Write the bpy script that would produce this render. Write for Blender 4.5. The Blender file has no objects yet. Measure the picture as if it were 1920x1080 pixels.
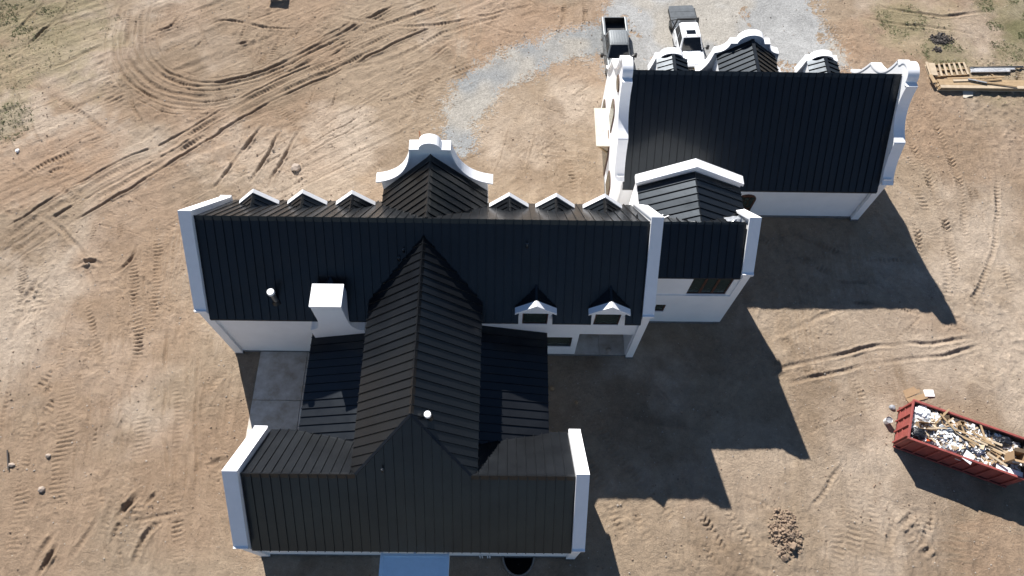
import bpy, bmesh, math, random
import numpy as np
from mathutils import Matrix, Vector
random.seed(7)
rng = np.random.default_rng(11)
scn = bpy.context.scene
col = scn.collection

# ------------------------------------------------------------------ camera
F_PX, PITCH, ROLL, YAW, CAM_H = 1330.6, 63.442, 1.863, 1.283, 42.0
ya, pi_, ro = [math.radians(a) for a in (YAW, PITCH, ROLL)]
fw = Vector((math.sin(ya) * math.cos(pi_), math.cos(ya) * math.cos(pi_), -math.sin(pi_)))
rt = Vector((math.cos(ya), -math.sin(ya), 0)); up = rt.cross(fw)
r2 = math.cos(ro) * rt + math.sin(ro) * up
u2 = -math.sin(ro) * rt + math.cos(ro) * up
cd = bpy.data.cameras.new('camera'); cam = bpy.data.objects.new('camera', cd); col.objects.link(cam)
M4 = Matrix.Identity(4)
for i in range(3):
    M4[i][0], M4[i][1], M4[i][2] = r2[i], u2[i], -fw[i]
M4[2][3] = CAM_H
cam.matrix_world = M4
cd.sensor_width = 36; cd.lens = F_PX / 1920 * 36; cd.clip_start = 0.5; cd.clip_end = 4000
scn.camera = cam

def G(px, py, z=0.0):
    """survey helper: photo pixel -> point on the level z"""
    r = fw * F_PX + r2 * (px - 960) - u2 * (py - 540)
    t = (z - CAM_H) / r[2]
    return Vector((r[0] * t, r[1] * t, z))

# ------------------------------------------------------------------ world, sun
SUN = Vector((-0.467, 1.22, 1.0)).normalized()          # towards the sun
elev = math.asin(SUN.z)
w = bpy.data.worlds.new('World'); scn.world = w; w.use_nodes = True
nt = w.node_tree; bg = nt.nodes['Background']
sky = nt.nodes.new('ShaderNodeTexSky'); sky.sky_type = 'NISHITA'; sky.sun_disc = False
sky.sun_elevation = elev; sky.sun_rotation = math.atan2(SUN.x, SUN.y)
sky.air_density = 0.9; sky.dust_density = 0.0; sky.ozone_density = 3.0
nt.links.new(sky.outputs[0], bg.inputs[0]); bg.inputs[1].default_value = 0.05
sd = bpy.data.lights.new('sun', 'SUN'); sd.energy = 5.0; sd.angle = math.radians(0.5); sd.color = (1, 0.965, 0.92)
so = bpy.data.objects.new('sun', sd); col.objects.link(so)
so.rotation_euler = SUN.to_track_quat('Z', 'Y').to_euler(); so.location = SUN * 200
scn.view_settings.view_transform = 'Standard'; scn.view_settings.look = 'None'
scn.view_settings.exposure = 1.0; scn.view_settings.gamma = 1.0
scn.cycles.max_bounces = 6; scn.cycles.diffuse_bounces = 3; scn.cycles.glossy_bounces = 3

# ------------------------------------------------------------------ materials
def mat(name, base, rough=0.6, metal=0.0, spec=0.5, noise=0.0, nscale=6.0, bump=0.0, bscale=40.0, bdist=0.01, dark=None):
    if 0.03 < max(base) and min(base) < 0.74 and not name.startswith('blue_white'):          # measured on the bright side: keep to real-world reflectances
        base = tuple(c * 0.68 for c in base); dark = tuple(c * 0.68 for c in dark) if dark else None
    m = bpy.data.materials.new(name); m.use_nodes = True
    t = m.node_tree; b = t.nodes['Principled BSDF']
    b.inputs['Base Color'].default_value = (*base, 1); b.inputs['Roughness'].default_value = rough
    b.inputs['Metallic'].default_value = metal; b.inputs['Specular IOR Level'].default_value = spec
    if noise or bump:
        tc = t.nodes.new('ShaderNodeTexCoord')
        geo = t.nodes.new('ShaderNodeNewGeometry')
    if noise:
        n = t.nodes.new('ShaderNodeTexNoise'); n.inputs['Scale'].default_value = nscale; n.inputs['Detail'].default_value = 6
        n.inputs['Roughness'].default_value = 0.65
        t.links.new(geo.outputs['Position'], n.inputs['Vector'])
        r = t.nodes.new('ShaderNodeValToRGB'); r.color_ramp.elements[0].position = 0.3; r.color_ramp.elements[1].position = 0.72
        d = dark or tuple(c * (1 - noise) for c in base)
        r.color_ramp.elements[0].color = (*d, 1)
        r.color_ramp.elements[1].color = (*[min(1, c * (1 + noise * 0.5)) for c in base], 1)
        t.links.new(n.outputs['Fac'], r.inputs['Fac']); t.links.new(r.outputs['Color'], b.inputs['Base Color'])
    if bump:
        n2 = t.nodes.new('ShaderNodeTexNoise'); n2.inputs['Scale'].default_value = bscale; n2.inputs['Detail'].default_value = 5
        t.links.new(geo.outputs['Position'], n2.inputs['Vector'])
        bp = t.nodes.new('ShaderNodeBump'); bp.inputs['Strength'].default_value = bump; bp.inputs['Distance'].default_value = bdist
        t.links.new(n2.outputs['Fac'], bp.inputs['Height']); t.links.new(bp.outputs['Normal'], b.inputs['Normal'])
    return m

MT = {}
MT['stucco'] = mat('white_stucco', (0.86, 0.86, 0.86), 0.85, spec=0.2, noise=0.05, nscale=0.9, bump=0.25, bscale=30, bdist=0.006)
MT['coping'] = mat('white_coping', (0.86, 0.86, 0.87), 0.8, spec=0.2, noise=0.04, nscale=1.4)
MT['entrance_hood'] = mat('blue_white_hood', (0.72, 0.86, 0.95), 0.6, spec=0.3, noise=0.06, nscale=3)  # entrance hood: one even pale blue-white base colour
MT['roof'] = mat('black_standing_seam_metal', (0.0068, 0.0074, 0.0088), 0.40, spec=0.31, noise=0.3, nscale=0.7, bump=0.2, bscale=1.6, bdist=0.03)
_b = MT['roof'].node_tree.nodes['Principled BSDF']; _b.inputs['Specular Tint'].default_value = (.74, .87, 1, 1); _b.inputs['Coat Weight'].default_value = 0.2; _b.inputs['Coat Roughness'].default_value = 0.14
_t = MT['roof'].node_tree; _n = _t.nodes.new('ShaderNodeTexNoise'); _n.inputs['Scale'].default_value = 0.55; _n.inputs['Detail'].default_value = 7; _n.inputs['Roughness'].default_value = .7
_g = _t.nodes.new('ShaderNodeNewGeometry'); _t.links.new(_g.outputs['Position'], _n.inputs['Vector'])
_r = _t.nodes.new('ShaderNodeMapRange'); _r.inputs[1].default_value = .3; _r.inputs[2].default_value = .7; _r.inputs[3].default_value = .32; _r.inputs[4].default_value = .5
_t.links.new(_n.outputs['Fac'], _r.inputs[0]); _t.links.new(_r.outputs[0], _b.inputs['Roughness'])
MT['deck'] = mat('roof_underlay', (0.01, 0.01, 0.011), 0.7)
MT['concrete'] = mat('concrete', (0.80, 0.75, 0.68), 0.85, noise=0.3, nscale=1.1, bump=0.3, bscale=25, bdist=0.004, dark=(0.50, 0.40, 0.30))
MT['found'] = mat('foundation_concrete', (0.26, 0.25, 0.24), 0.9, noise=0.3, nscale=2)
MT['wood_frame'] = mat('stained_wood', (0.13, 0.05, 0.028), 0.5, noise=0.3, nscale=8)
MT['glass'] = mat('filmed_window_glass', (0.045, 0.062, 0.052), 0.1, spec=0.7, bump=0.6, bscale=5, bdist=0.05)
MT['cargl'] = mat('car_glass', (0.006, 0.007, 0.009), 0.05, spec=0.6)
MT['galv'] = mat('galvanised_steel', (0.55, 0.57, 0.58), 0.35, metal=0.9)
MT['pvc'] = mat('white_pipe', (0.8, 0.8, 0.8), 0.4)
MT['black'] = mat('black_plastic', (0.012, 0.012, 0.013), 0.45)
MT['rubber'] = mat('tyre_rubber', (0.02, 0.02, 0.02), 0.85)
MT['dark'] = mat('dark_interior', (0.02, 0.02, 0.02), 0.9)
MT['white_paint'] = mat('white_car_paint', (0.78, 0.79, 0.8), 0.22, spec=0.6)
MT['grey_paint'] = mat('silver_grey_car_paint', (0.27, 0.29, 0.30), 0.42, metal=0.3)
MT['chrome'] = mat('chrome', (0.6, 0.6, 0.6), 0.15, metal=1.0)
MT['flatbed'] = mat('weathered_steel_deck', (0.13, 0.145, 0.16), 0.55, metal=0.3, noise=0.3, nscale=3)
MT['gold'] = mat('gold_badge', (0.6, 0.38, 0.06), 0.3, metal=0.6)
MT['cyan'] = mat('blue_paper', (0.12, 0.35, 0.42), 0.7)
MT['red'] = mat('red_steel_paint', (0.42, 0.10, 0.085), 0.5, noise=0.3, nscale=2.5, bump=0.2, bscale=20)
MT['redlit'] = mat('sunlit_red_steel_paint', (0.40, 0.10, 0.085), 0.55, noise=0.3, nscale=5)  # sunlit copy of the dumpster red, light put into its colour; unused
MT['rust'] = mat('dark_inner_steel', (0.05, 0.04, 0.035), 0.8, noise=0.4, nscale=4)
MT['wood'] = mat('raw_lumber', (0.52, 0.36, 0.20), 0.8, noise=0.25, nscale=3)
MT['wood2'] = mat('pale_lumber', (0.66, 0.52, 0.36), 0.8, noise=0.2, nscale=3)
MT['ply'] = mat('plywood', (0.74, 0.68, 0.57), 0.75, noise=0.12, nscale=5)
MT['card'] = mat('cardboard', (0.45, 0.30, 0.17), 0.85, noise=0.15, nscale=5)
MT['foam'] = mat('white_foam', (0.82, 0.82, 0.82), 0.8)
MT['film'] = mat('grey_plastic_film', (0.45, 0.47, 0.5), 0.3, noise=0.4, nscale=9)
MT['bag'] = mat('black_bag', (0.012, 0.012, 0.015), 0.3, bump=0.8, bscale=12, bdist=0.05)
MT['orange'] = mat('orange_plastic', (0.75, 0.12, 0.03), 0.5)
MT['rock'] = mat('pale_rock', (0.52, 0.42, 0.34), 0.9, noise=0.3, nscale=6)
MT['clod'] = mat('dirt_clod', (0.37, 0.265, 0.185), 0.95, noise=0.35, nscale=5, bump=0.8, bscale=14, bdist=0.05)
MT['burnt'] = mat('charred_brush', (0.10, 0.085, 0.075), 0.95)
MT['stake'] = mat('survey_stake_wood', (0.62, 0.30, 0.17), 0.7)
MT['corr'] = mat('window_well_steel', (0.33, 0.31, 0.28), 0.5, metal=0.5)
MT['grass'] = mat('grass', (0.17, 0.2, 0.07), 0.8, noise=0.4, nscale=0.8)
MT['pebble'] = mat('pebbles', (0.60, 0.52, 0.44), 0.9, noise=0.35, nscale=3)

def soil_material(gravel):
    m = bpy.data.materials.new('gravel' if gravel else 'bare_soil'); m.use_nodes = True
    t = m.node_tree; b = t.nodes['Principled BSDF']; N = t.nodes.new; L = t.links.new
    b.inputs['Roughness'].default_value = 0.95; b.inputs['Specular IOR Level'].default_value = 0.15
    geo = N('ShaderNodeNewGeometry')
    at = N('ShaderNodeAttribute'); at.attribute_name = 'soil'
    n1 = N('ShaderNodeTexNoise'); n1.inputs['Scale'].default_value = 3.2 if not gravel else 1.1; n1.inputs['Detail'].default_value = 9; n1.inputs['Roughness'].default_value = 0.72
    L(geo.outputs['Position'], n1.inputs['Vector'])
    r1 = N('ShaderNodeMapRange'); r1.inputs[1].default_value = 0.3; r1.inputs[2].default_value = 0.7
    r1.inputs[3].default_value = 0.84; r1.inputs[4].default_value = 1.13
    L(n1.outputs['Fac'], r1.inputs[0])
    n3 = N('ShaderNodeTexNoise'); n3.inputs['Scale'].default_value = 13; n3.inputs['Detail'].default_value = 6; n3.inputs['Roughness'].default_value = 0.8
    L(geo.outputs['Position'], n3.inputs['Vector'])
    r3 = N('ShaderNodeMapRange'); r3.inputs[1].default_value = 0.3; r3.inputs[2].default_value = 0.7; r3.inputs[3].default_value = 0.82; r3.inputs[4].default_value = 1.18
    L(n3.outputs['Fac'], r3.inputs[0])
    mm = N('ShaderNodeMath'); mm.operation = 'MULTIPLY'; L(r1.outputs[0], mm.inputs[0]); L(r3.outputs[0], mm.inputs[1])
    vm = N('ShaderNodeVectorMath'); vm.operation = 'SCALE'
    L(at.outputs['Color'], vm.inputs[0]); L(mm.outputs[0], vm.inputs['Scale'])
    bp = N('ShaderNodeBump')
    if gravel:
        v = N('ShaderNodeTexVoronoi'); v.inputs['Scale'].default_value = 13
        L(geo.outputs['Position'], v.inputs['Vector'])
        hs = N('ShaderNodeSeparateColor'); L(v.outputs['Color'], hs.inputs[0])
        rr = N('ShaderNodeMapRange'); rr.inputs[3].default_value = 0.8; rr.inputs[4].default_value = 1.16
        L(hs.outputs[0], rr.inputs[0])
        vm2 = N('ShaderNodeVectorMath'); vm2.operation = 'SCALE'
        L(vm.outputs[0], vm2.inputs[0]); L(rr.outputs[0], vm2.inputs['Scale']); L(vm2.outputs[0], b.inputs['Base Color'])
        inv = N('ShaderNodeMath'); inv.operation = 'SUBTRACT'; inv.inputs[0].default_value = 1.0
        L(v.outputs['Distance'], inv.inputs[1]); L(inv.outputs[0], bp.inputs['Height'])
        bp.inputs['Distance'].default_value = 0.02; bp.inputs['Strength'].default_value = 0.5
    else:
        # pale flecks of dry crumbs
        v = N('ShaderNodeTexVoronoi'); v.inputs['Scale'].default_value = 2.6
        L(geo.outputs['Position'], v.inputs['Vector'])
        lt = N('ShaderNodeMath'); lt.operation = 'LESS_THAN'; lt.inputs[1].default_value = 0.085
        L(v.outputs['Distance'], lt.inputs[0])
        hs = N('ShaderNodeSeparateColor'); L(v.outputs['Color'], hs.inputs[0])
        gt = N('ShaderNodeMath'); gt.operation = 'GREATER_THAN'; gt.inputs[1].default_value = 0.72
        L(hs.outputs[0], gt.inputs[0])
        mu = N('ShaderNodeMath'); mu.operation = 'MULTIPLY'; L(lt.outputs[0], mu.inputs[0]); L(gt.outputs[0], mu.inputs[1])
        mx = N('ShaderNodeMix'); mx.data_type = 'RGBA'; L(mu.outputs[0], mx.inputs['Factor'])
        L(vm.outputs[0], mx.inputs['A']); mx.inputs['B'].default_value = (0.45, 0.39, 0.32, 1)
        L(mx.outputs['Result'], b.inputs['Base Color'])
        n2 = N('ShaderNodeTexNoise'); n2.inputs['Scale'].default_value = 6.5; n2.inputs['Detail'].default_value = 10; n2.inputs['Roughness'].default_value = 0.82
        L(geo.outputs['Position'], n2.inputs['Vector']); L(n2.outputs['Fac'], bp.inputs['Height'])
        bp.inputs['Distance'].default_value = 0.2; bp.inputs['Strength'].default_value = 0.9
    L(bp.outputs['Normal'], b.inputs['Normal'])
    return m
MT['soil'] = soil_material(False); MT['gravel'] = soil_material(True)

# ------------------------------------------------------------------ helpers
class MB:
    def __init__(s): s.v = []; s.f = []
    def add(s, vs, fs):
        o = len(s.v); s.v += [tuple(p) for p in vs]; s.f += [tuple(i + o for i in f) for f in fs]; return s
    def box(s, x0, x1, y0, y1, z0, z1):
        v = [(x, y, z) for z in (z0, z1) for y in (y0, y1) for x in (x0, x1)]
        return s.add(v, [(0, 2, 3, 1), (4, 5, 7, 6), (0, 1, 5, 4), (2, 6, 7, 3), (0, 4, 6, 2), (1, 3, 7, 5)])
    def prism(s, poly, axis, a, b):
        """poly: list of 2-D points; axis 'x' -> (y,z) swept in x; 'y' -> (x,z) swept in y; 'z' -> (x,y) swept in z"""
        P = {'x': lambda p, t: (t, p[0], p[1]), 'y': lambda p, t: (p[0], t, p[1]), 'z': lambda p, t: (p[0], p[1], t)}[axis]
        n = len(poly); v = [P(p, a) for p in poly] + [P(p, b) for p in poly]
        f = [tuple(range(n))[::-1], tuple(range(n, 2 * n))] + [(i, (i + 1) % n, n + (i + 1) % n, n + i) for i in range(n)]
        return s.add(v, f)
    def bar(s, p, q, w, h):
        p, q = Vector(p), Vector(q); d = (q - p).normalized()
        a = d.cross(Vector((0, 0, 1)));
        if a.length < 1e-3: a = Vector((1, 0, 0))
        a.normalize(); b = a.cross(d)
        v = [e + a * sx * w / 2 + b * sz * h / 2 for e in (p, q) for sz in (-1, 1) for sx in (-1, 1)]
        return s.add(v, [(0, 2, 3, 1), (4, 5, 7, 6), (0, 1, 5, 4), (2, 6, 7, 3), (0, 4, 6, 2), (1, 3, 7, 5)])
    def cyl(s, p, q, r0, r1=None, n=14, caps=True):
        p, q = Vector(p), Vector(q); r1 = r0 if r1 is None else r1; d = (q - p).normalized()
        a = d.cross(Vector((0.3, 0.2, 1)))
        if a.length < 1e-3: a = Vector((1, 0, 0))
        a.normalize(); b = d.cross(a)
        v = [c + (a * math.cos(t) + b * math.sin(t)) * r for c, r in ((p, r0), (q, r1)) for t in [2 * math.pi * i / n for i in range(n)]]
        f = [(i, (i + 1) % n, n + (i + 1) % n, n + i) for i in range(n)]
        if caps: f += [tuple(range(n))[::-1], tuple(range(n, 2 * n))]
        return s.add(v, f)
    def ribbon(s, pts, axis, a, b, th):
        """strip of thickness th lying under an open outline, swept along axis"""
        n = len(pts); low = []
        for i, p in enumerate(pts):
            q0 = pts[max(0, i - 1)]; q1 = pts[min(n - 1, i + 1)]
            d = Vector((q1[0] - q0[0], q1[1] - q0[1])); d.normalize()
            low.append((p[0] + d.y * th, p[1] - d.x * th) if True else p)
        P = {'x': lambda p, t: (t, p[0], p[1]), 'y': lambda p, t: (p[0], t, p[1])}[axis]
        v = [P(p, a) for p in pts] + [P(p, b) for p in pts] + [P(p, a) for p in low] + [P(p, b) for p in low]
        f = []
        for i in range(n - 1):
            f += [(i, i + 1, n + i + 1, n + i), (2 * n + i, 3 * n + i, 3 * n + i + 1, 2 * n + i + 1),
                  (i, 2 * n + i, 2 * n + i + 1, i + 1), (n + i, n + i + 1, 3 * n + i + 1, 3 * n + i)]
        f += [(0, n, 3 * n, 2 * n), (n - 1, 3 * n - 1, 4 * n - 1, 2 * n - 1)]
        return s.add(v, f)
    def build(s, name, m, parent=None, bevel=0.0, smooth=False):
        me = bpy.data.meshes.new(name); me.from_pydata(s.v, [], s.f); me.update()
        bm = bmesh.new(); bm.from_mesh(me); bmesh.ops.recalc_face_normals(bm, faces=bm.faces)
        if bevel:
            bmesh.ops.remove_doubles(bm, verts=bm.verts, dist=1e-5)
            bmesh.ops.bevel(bm, geom=[e for e in bm.edges if len(e.link_faces) == 2 and e.calc_face_angle(0) > 0.5], offset=bevel, segments=2, affect='EDGES', profile=0.6)
        bm.to_mesh(me); bm.free()
        if smooth: me.shade_smooth(); me.set_sharp_from_angle(angle=math.radians(32))
        me.materials.append(MT[m] if isinstance(m, str) else m)
        o = bpy.data.objects.new(name, me); col.objects.link(o)
        if parent: o.parent = parent
        return o
def empty(name, loc=(0, 0, 0), rz=0.0, parent=None):
    o = bpy.data.objects.new(name, None); col.objects.link(o); o.location = loc; o.rotation_euler = (0, 0, rz)
    o.empty_display_size = 0.5
    if parent: o.parent = parent
    return o
def tag(o, label=None, cat=None, group=None, kind=None):
    if label: o['label'] = label
    if cat: o['category'] = cat
    if group: o['group'] = group
    if kind: o['kind'] = kind
    return o
def bez(p0, c, p2, n=8):
    return [((1 - t) ** 2 * p0[0] + 2 * t * (1 - t) * c[0] + t * t * p2[0], (1 - t) ** 2 * p0[1] + 2 * t * (1 - t) * c[1] + t * t * p2[1]) for t in [i / n for i in range(n + 1)]]
def copy_tree(o, parent=None):
    c = o.copy(); col.objects.link(c); c.parent = parent
    for ch in list(o.children): copy_tree(ch, c)
    return c

def clip(poly, a, b):
    def half(P, val, sgn):
        out = []
        for i in range(len(P)):
            p, q = P[i], P[(i + 1) % len(P)]
            ip, iq = sgn * (p[0] - val) >= -1e-9, sgn * (q[0] - val) >= -1e-9
            if ip: out.append(p)
            if ip != iq:
                t = (val - p[0]) / (q[0] - p[0]); out.append((val, p[1] + t * (q[1] - p[1])))
        return out
    P = half(poly, a, 1)
    return half(P, b, -1) if len(P) > 2 else []

def roof_panels(parent, poly, f, spacing, start=None, th=0.016, rib=0.075, ribw=0.055, m='roof'):
    """poly in (u, v); f(u, v) -> 3-D; seams run along v. Each panel: a tray with a raised seam on its edge."""
    us = [p[0] for p in poly]; a, b = min(us), max(us)
    n = max(1, round((b - a) / spacing)); st = (b - a) / n
    o = Vector(f(a, 0)); eu = (Vector(f(a + 1, 0)) - o).normalized(); ev = (Vector(f(a, 1)) - o).normalized()
    nrm = eu.cross(ev)
    if nrm.z < 0: nrm = -nrm
    for i in range(n):
        u0, u1 = a + i * st, a + (i + 1) * st
        P = clip(poly, u0, u1)
        Q = []
        for p in P:
            if not Q or (abs(p[0] - Q[-1][0]) + abs(p[1] - Q[-1][1])) > 1e-4: Q.append(p)
        if len(Q) > 1 and abs(Q[0][0] - Q[-1][0]) + abs(Q[0][1] - Q[-1][1]) < 1e-4: Q.pop()
        if len(Q) < 3: continue
        mb = MB(); k = len(Q)
        base = [Vector(f(*q)) for q in Q]; lift = nrm * (th + random.uniform(-0.003, 0.003))
        tl = random.uniform(-.009, .009); tops = [p + lift + nrm * tl * ((q[0] - u0) / st - .5) for p, q in zip(base, Q)]
        mb.add(tops + [p - nrm * 0.01 for p in base], [tuple(range(k)), tuple(range(k, 2 * k))[::-1]] + [(j, k + j, k + (j + 1) % k, (j + 1) % k) for j in range(k)])
        if i > 0:
            E = [q[1] for q in Q if abs(q[0] - u0) < 1e-4]
            if len(E) >= 2 and max(E) - min(E) > 0.12:
                p, q = Vector(f(u0, min(E))), Vector(f(u0, max(E)))
                hw = eu * ribw / 2
                mb.add([p - hw, p + hw, q + hw, q - hw, p - hw * .7 + nrm * rib, p + hw * .7 + nrm * rib, q + hw * .7 + nrm * rib, q - hw * .7 + nrm * rib],
                       [(4, 5, 6, 7), (0, 1, 5, 4), (1, 2, 6, 5), (2, 3, 7, 6), (3, 0, 4, 7)])
        mb.build('roof_panel', m, parent)

def wall_holes(mb, axis, a0, a1, z0, z1, t0, t1, holes):
    """wall in the plane of (axis, z), thickness t0..t1; rectangular holes (a0,a1,z0,z1)"""
    A = sorted({a0, a1, *[h[0] for h in holes], *[h[1] for h in holes]}); Z = sorted({z0, z1, *[h[2] for h in holes], *[h[3] for h in holes]})
    P = (lambda a, t, z: (a, t, z)) if axis == 'x' else (lambda a, t, z: (t, a, z))
    def hole(i, j):
        if i < 0 or j < 0 or i >= len(A) - 1 or j >= len(Z) - 1: return True
        ca, cz = (A[i] + A[i + 1]) / 2, (Z[j] + Z[j + 1]) / 2
        return any(h[0] < ca < h[1] and h[2] < cz < h[3] for h in holes)
    for i in range(len(A) - 1):
        for j in range(len(Z) - 1):
            if hole(i, j): continue
            x0, x1, y0, y1 = A[i], A[i + 1], Z[j], Z[j + 1]
            for t in (t0, t1): mb.add([P(x0, t, y0), P(x1, t, y0), P(x1, t, y1), P(x0, t, y1)], [(0, 1, 2, 3)])
            if hole(i - 1, j): mb.add([P(x0, t0, y0), P(x0, t1, y0), P(x0, t1, y1), P(x0, t0, y1)], [(0, 1, 2, 3)])
            if hole(i + 1, j): mb.add([P(x1, t0, y0), P(x1, t1, y0), P(x1, t1, y1), P(x1, t0, y1)], [(0, 1, 2, 3)])
            if hole(i, j - 1): mb.add([P(x0, t0, y0), P(x1, t0, y0), P(x1, t1, y0), P(x0, t1, y0)], [(0, 1, 2, 3)])
            if hole(i, j + 1): mb.add([P(x0, t0, y1), P(x1, t0, y1), P(x1, t1, y1), P(x0, t1, y1)], [(0, 1, 2, 3)])
    return mb

def window(parent, axis, a0, a1, z0, z1, t, inward, n=1, m='wood_frame', fw_=0.07):
    """framed window set in an opening; t = depth of its outer face, inward = direction of the inside"""
    mb = MB(); P = (lambda a, b, c, d, e, f: mb.box(a, b, min(c, d), max(c, d), e, f)) if axis == 'x' else (lambda a, b, c, d, e, f: mb.box(min(c, d), max(c, d), a, b, e, f))
    t2 = t + inward * 0.09
    P(a0, a0 + fw_, t, t2, z0, z1); P(a1 - fw_, a1, t, t2, z0, z1)
    P(a0 + fw_, a1 - fw_, t, t2, z0, z0 + fw_); P(a0 + fw_, a1 - fw_, t, t2, z1 - fw_, z1)
    W = (a1 - a0 - 2 * fw_) / n
    for i in range(1, n): c = a0 + fw_ + W * i; P(c - .065, c + .065, t, t2, z0 + fw_, z1 - fw_)
    o = mb.build('window', m, parent)
    for i in range(n):
        g = MB(); q0 = a0 + fw_ + W * i + (.065 if i else 0); q1 = a0 + fw_ + W * (i + 1) - (.065 if i < n - 1 else 0)
        e0, e1 = t + inward * .035, t + inward * .055
        if axis == 'x': g.box(q0, q1, min(e0, e1), max(e0, e1), z0 + fw_, z1 - fw_)
        else: g.box(min(e0, e1), max(e0, e1), q0, q1, z0 + fw_, z1 - fw_)
        g.build('pane', 'glass', o)
    return o

# ------------------------------------------------------------------ ground
def axis_coords(a, b, st, far, g=1.35):
    c = list(np.arange(a, b + st / 2, st)); lo, hi, d = [], [], st
    x = a; d = st
    while x > -far: d *= g; x -= d; lo.append(x)
    x = b; d = st
    while x < far: d *= g; x += d; hi.append(x)
    return np.array(lo[::-1] + c + hi)
ST = 0.07
XA, XB, YA0, YB0 = -43.0, 44.5, 1.6, 49.6
gx_ = axis_coords(XA, XB, ST, 1500); gy_ = axis_coords(YA0, YB0, ST, 1500)
ix0 = int(np.searchsorted(gx_, XA - 1e-6)); iy0 = int(np.searchsorted(gy_, YA0 - 1e-6))
X, Y = np.meshgrid(gx_, gy_)
def vnoise(x, y, seed):
    xi = np.floor(x).astype(np.int64); yi = np.floor(y).astype(np.int64); fx = x - xi; fy = y - yi
    fx = fx * fx * fx * (fx * (fx * 6 - 15) + 10); fy = fy * fy * fy * (fy * (fy * 6 - 15) + 10)
    def h(a, b):
        n = (a * 374761393 + b * 668265263 + seed * 974711) & 0x7fffffff
        n = ((n ^ (n >> 13)) * 1274126177) & 0x7fffffff
        return ((n ^ (n >> 16)) & 0xffff) / 65535.0
    return (h(xi, yi) * (1 - fx) + h(xi + 1, yi) * fx) * (1 - fy) + (h(xi, yi + 1) * (1 - fx) + h(xi + 1, yi + 1) * fx) * fy
def fbm(sc, oct_, seed, x=None, y=None, gain=.55):
    x = X if x is None else x; y = Y if y is None else y
    s = 0; a = 1; t = 0
    for k in range(oct_):
        s = s + a * vnoise(x * sc * 2 ** k + 17.3 * k, y * sc * 2 ** k + 5.1 * k, seed + k); t += a; a *= gain
    return s / t
Zg = (fbm(.22, 3, 1) - .5) * .22 + (fbm(1.1, 4, 9, gain=.6) - .5) * .10
# rough, clumpy stretches
cl = np.clip((fbm(.16, 2, 21) - .5) * 5, 0, 1)
# scraped streaks: along y on the west yard, slanting on the north yard
def streak(ang, mask, amp, seed, sc=2.6):
    global Zg
    c, s_ = math.cos(ang), math.sin(ang); u = X * c + Y * s_; v = -X * s_ + Y * c
    Zg = Zg + mask * amp * ((vnoise(u * .22, v * sc, seed) - .5) + .6 * (vnoise(u * .35, v * sc * 2.3, seed + 1) - .5))
streak(math.pi / 2 + .04, np.clip((-11 - X) / 4, 0, 1) * np.clip((26 - Y) / 4, 0, 1), .07, 501)
streak(.55, np.clip((Y - 24) / 4, 0, 1) * np.clip((2 - X) / 4, 0, 1), .06, 511)
streak(-1.05, np.clip((X - 22) / 4, 0, 1) * np.clip((Y - 14) / 4, 0, 1), .06, 521)
streak(1.5, np.clip((X - 6) / 4, 0, 1) * np.clip((13 - Y) / 3, 0, 1), .06, 531)
Zg += cl * np.maximum(0, fbm(2.6, 3, 31) - .52) * .22

def pgon(pts):
    return np.array([[*G(*p)[:2]] for p in pts])
def inside(poly, x, y):
    r = np.zeros(x.shape, bool); n = len(poly)
    for i in range(n):
        x0, y0 = poly[i]; x1, y1 = poly[(i + 1) % n]
        c = ((y0 > y) != (y1 > y)) & (x < (x1 - x0) * (y - y0) / (y1 - y0 + 1e-12) + x0); r ^= c
    return r
# ---- colours of the soil itself
base = np.array([.44, .335, .24]); pale = np.array([.62, .50, .395]); brown = np.array([.33, .24, .165]); red = np.array([.45, .305, .205])
grassc = np.array([.17, .175, .075]); dry = np.array([.42, .345, .22])
C = np.ones(X.shape + (3,)) * base
def mixc(c, w):
    global C
    C = C * (1 - w[..., None]) + np.asarray(c) * w[..., None]
mixc(pale, np.clip((fbm(.18, 4, 41, gain=.62) - .49) * 4, 0, .85))
mixc(brown, np.clip((fbm(.25, 4, 51, gain=.6) - .53) * 4.2, 0, .65))
mixc(red, np.clip((fbm(.12, 3, 61) - .52) * 4, 0, .5))
warp = fbm(.5, 4, 71) - .5
BN = fbm(.45, 4, 80, gain=.65) - .5
def blob(px, py, r, c, k, seed=0):
    p = G(px, py); d = np.hypot(X - p.x, Y - p.y) / r + np.roll(BN, (seed * 37, seed * 61), (0, 1)) * 1.6
    mixc(c, np.clip((1.05 - d) * 2.2, 0, 1) * k)
for i, b_ in enumerate([(110, 250, 4.5, pale, .8), (30, 200, 3, pale, .8), (25, 560, 3.5, pale, .7), (20, 640, 3, pale, .5), (480, 300, 4, pale, .6), (590, 300, 4.5, pale, .5), (640, 240, 3, pale, .5),
        (60, 330, 4, red, .7), (150, 300, 3.5, red, .6), (1290, 60, 2, red, .2), (950, 20, 6, red, .6), (1560, 110, 3, red, .6), (1700, 210, 4, red, .4), (1000, 250, 4, pale, .3),
        (1820, 480, 4, pale, .25), (1600, 620, 4, pale, .3), (1700, 600, 6, pale, .35), (1620, 900, 5, pale, .3), (1780, 430, 5, pale, .3), (1750, 720, 4, brown, .15), (1640, 130, 2, pale, .2),
        (1400, 880, 4, pale, .35), (1870, 1040, 3, red, .5), (1870, 660, 3, pale, .55), (560, 110, 6, brown, .35), (330, 120, 6, brown, .35), (420, 60, 5, brown, .2), (420, 500, 4, pale, .3), (1780, 60, 4, pale, .3), (1850, 300, 5, brown, .3)]):
    blob(*b_, seed=i)
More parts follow.
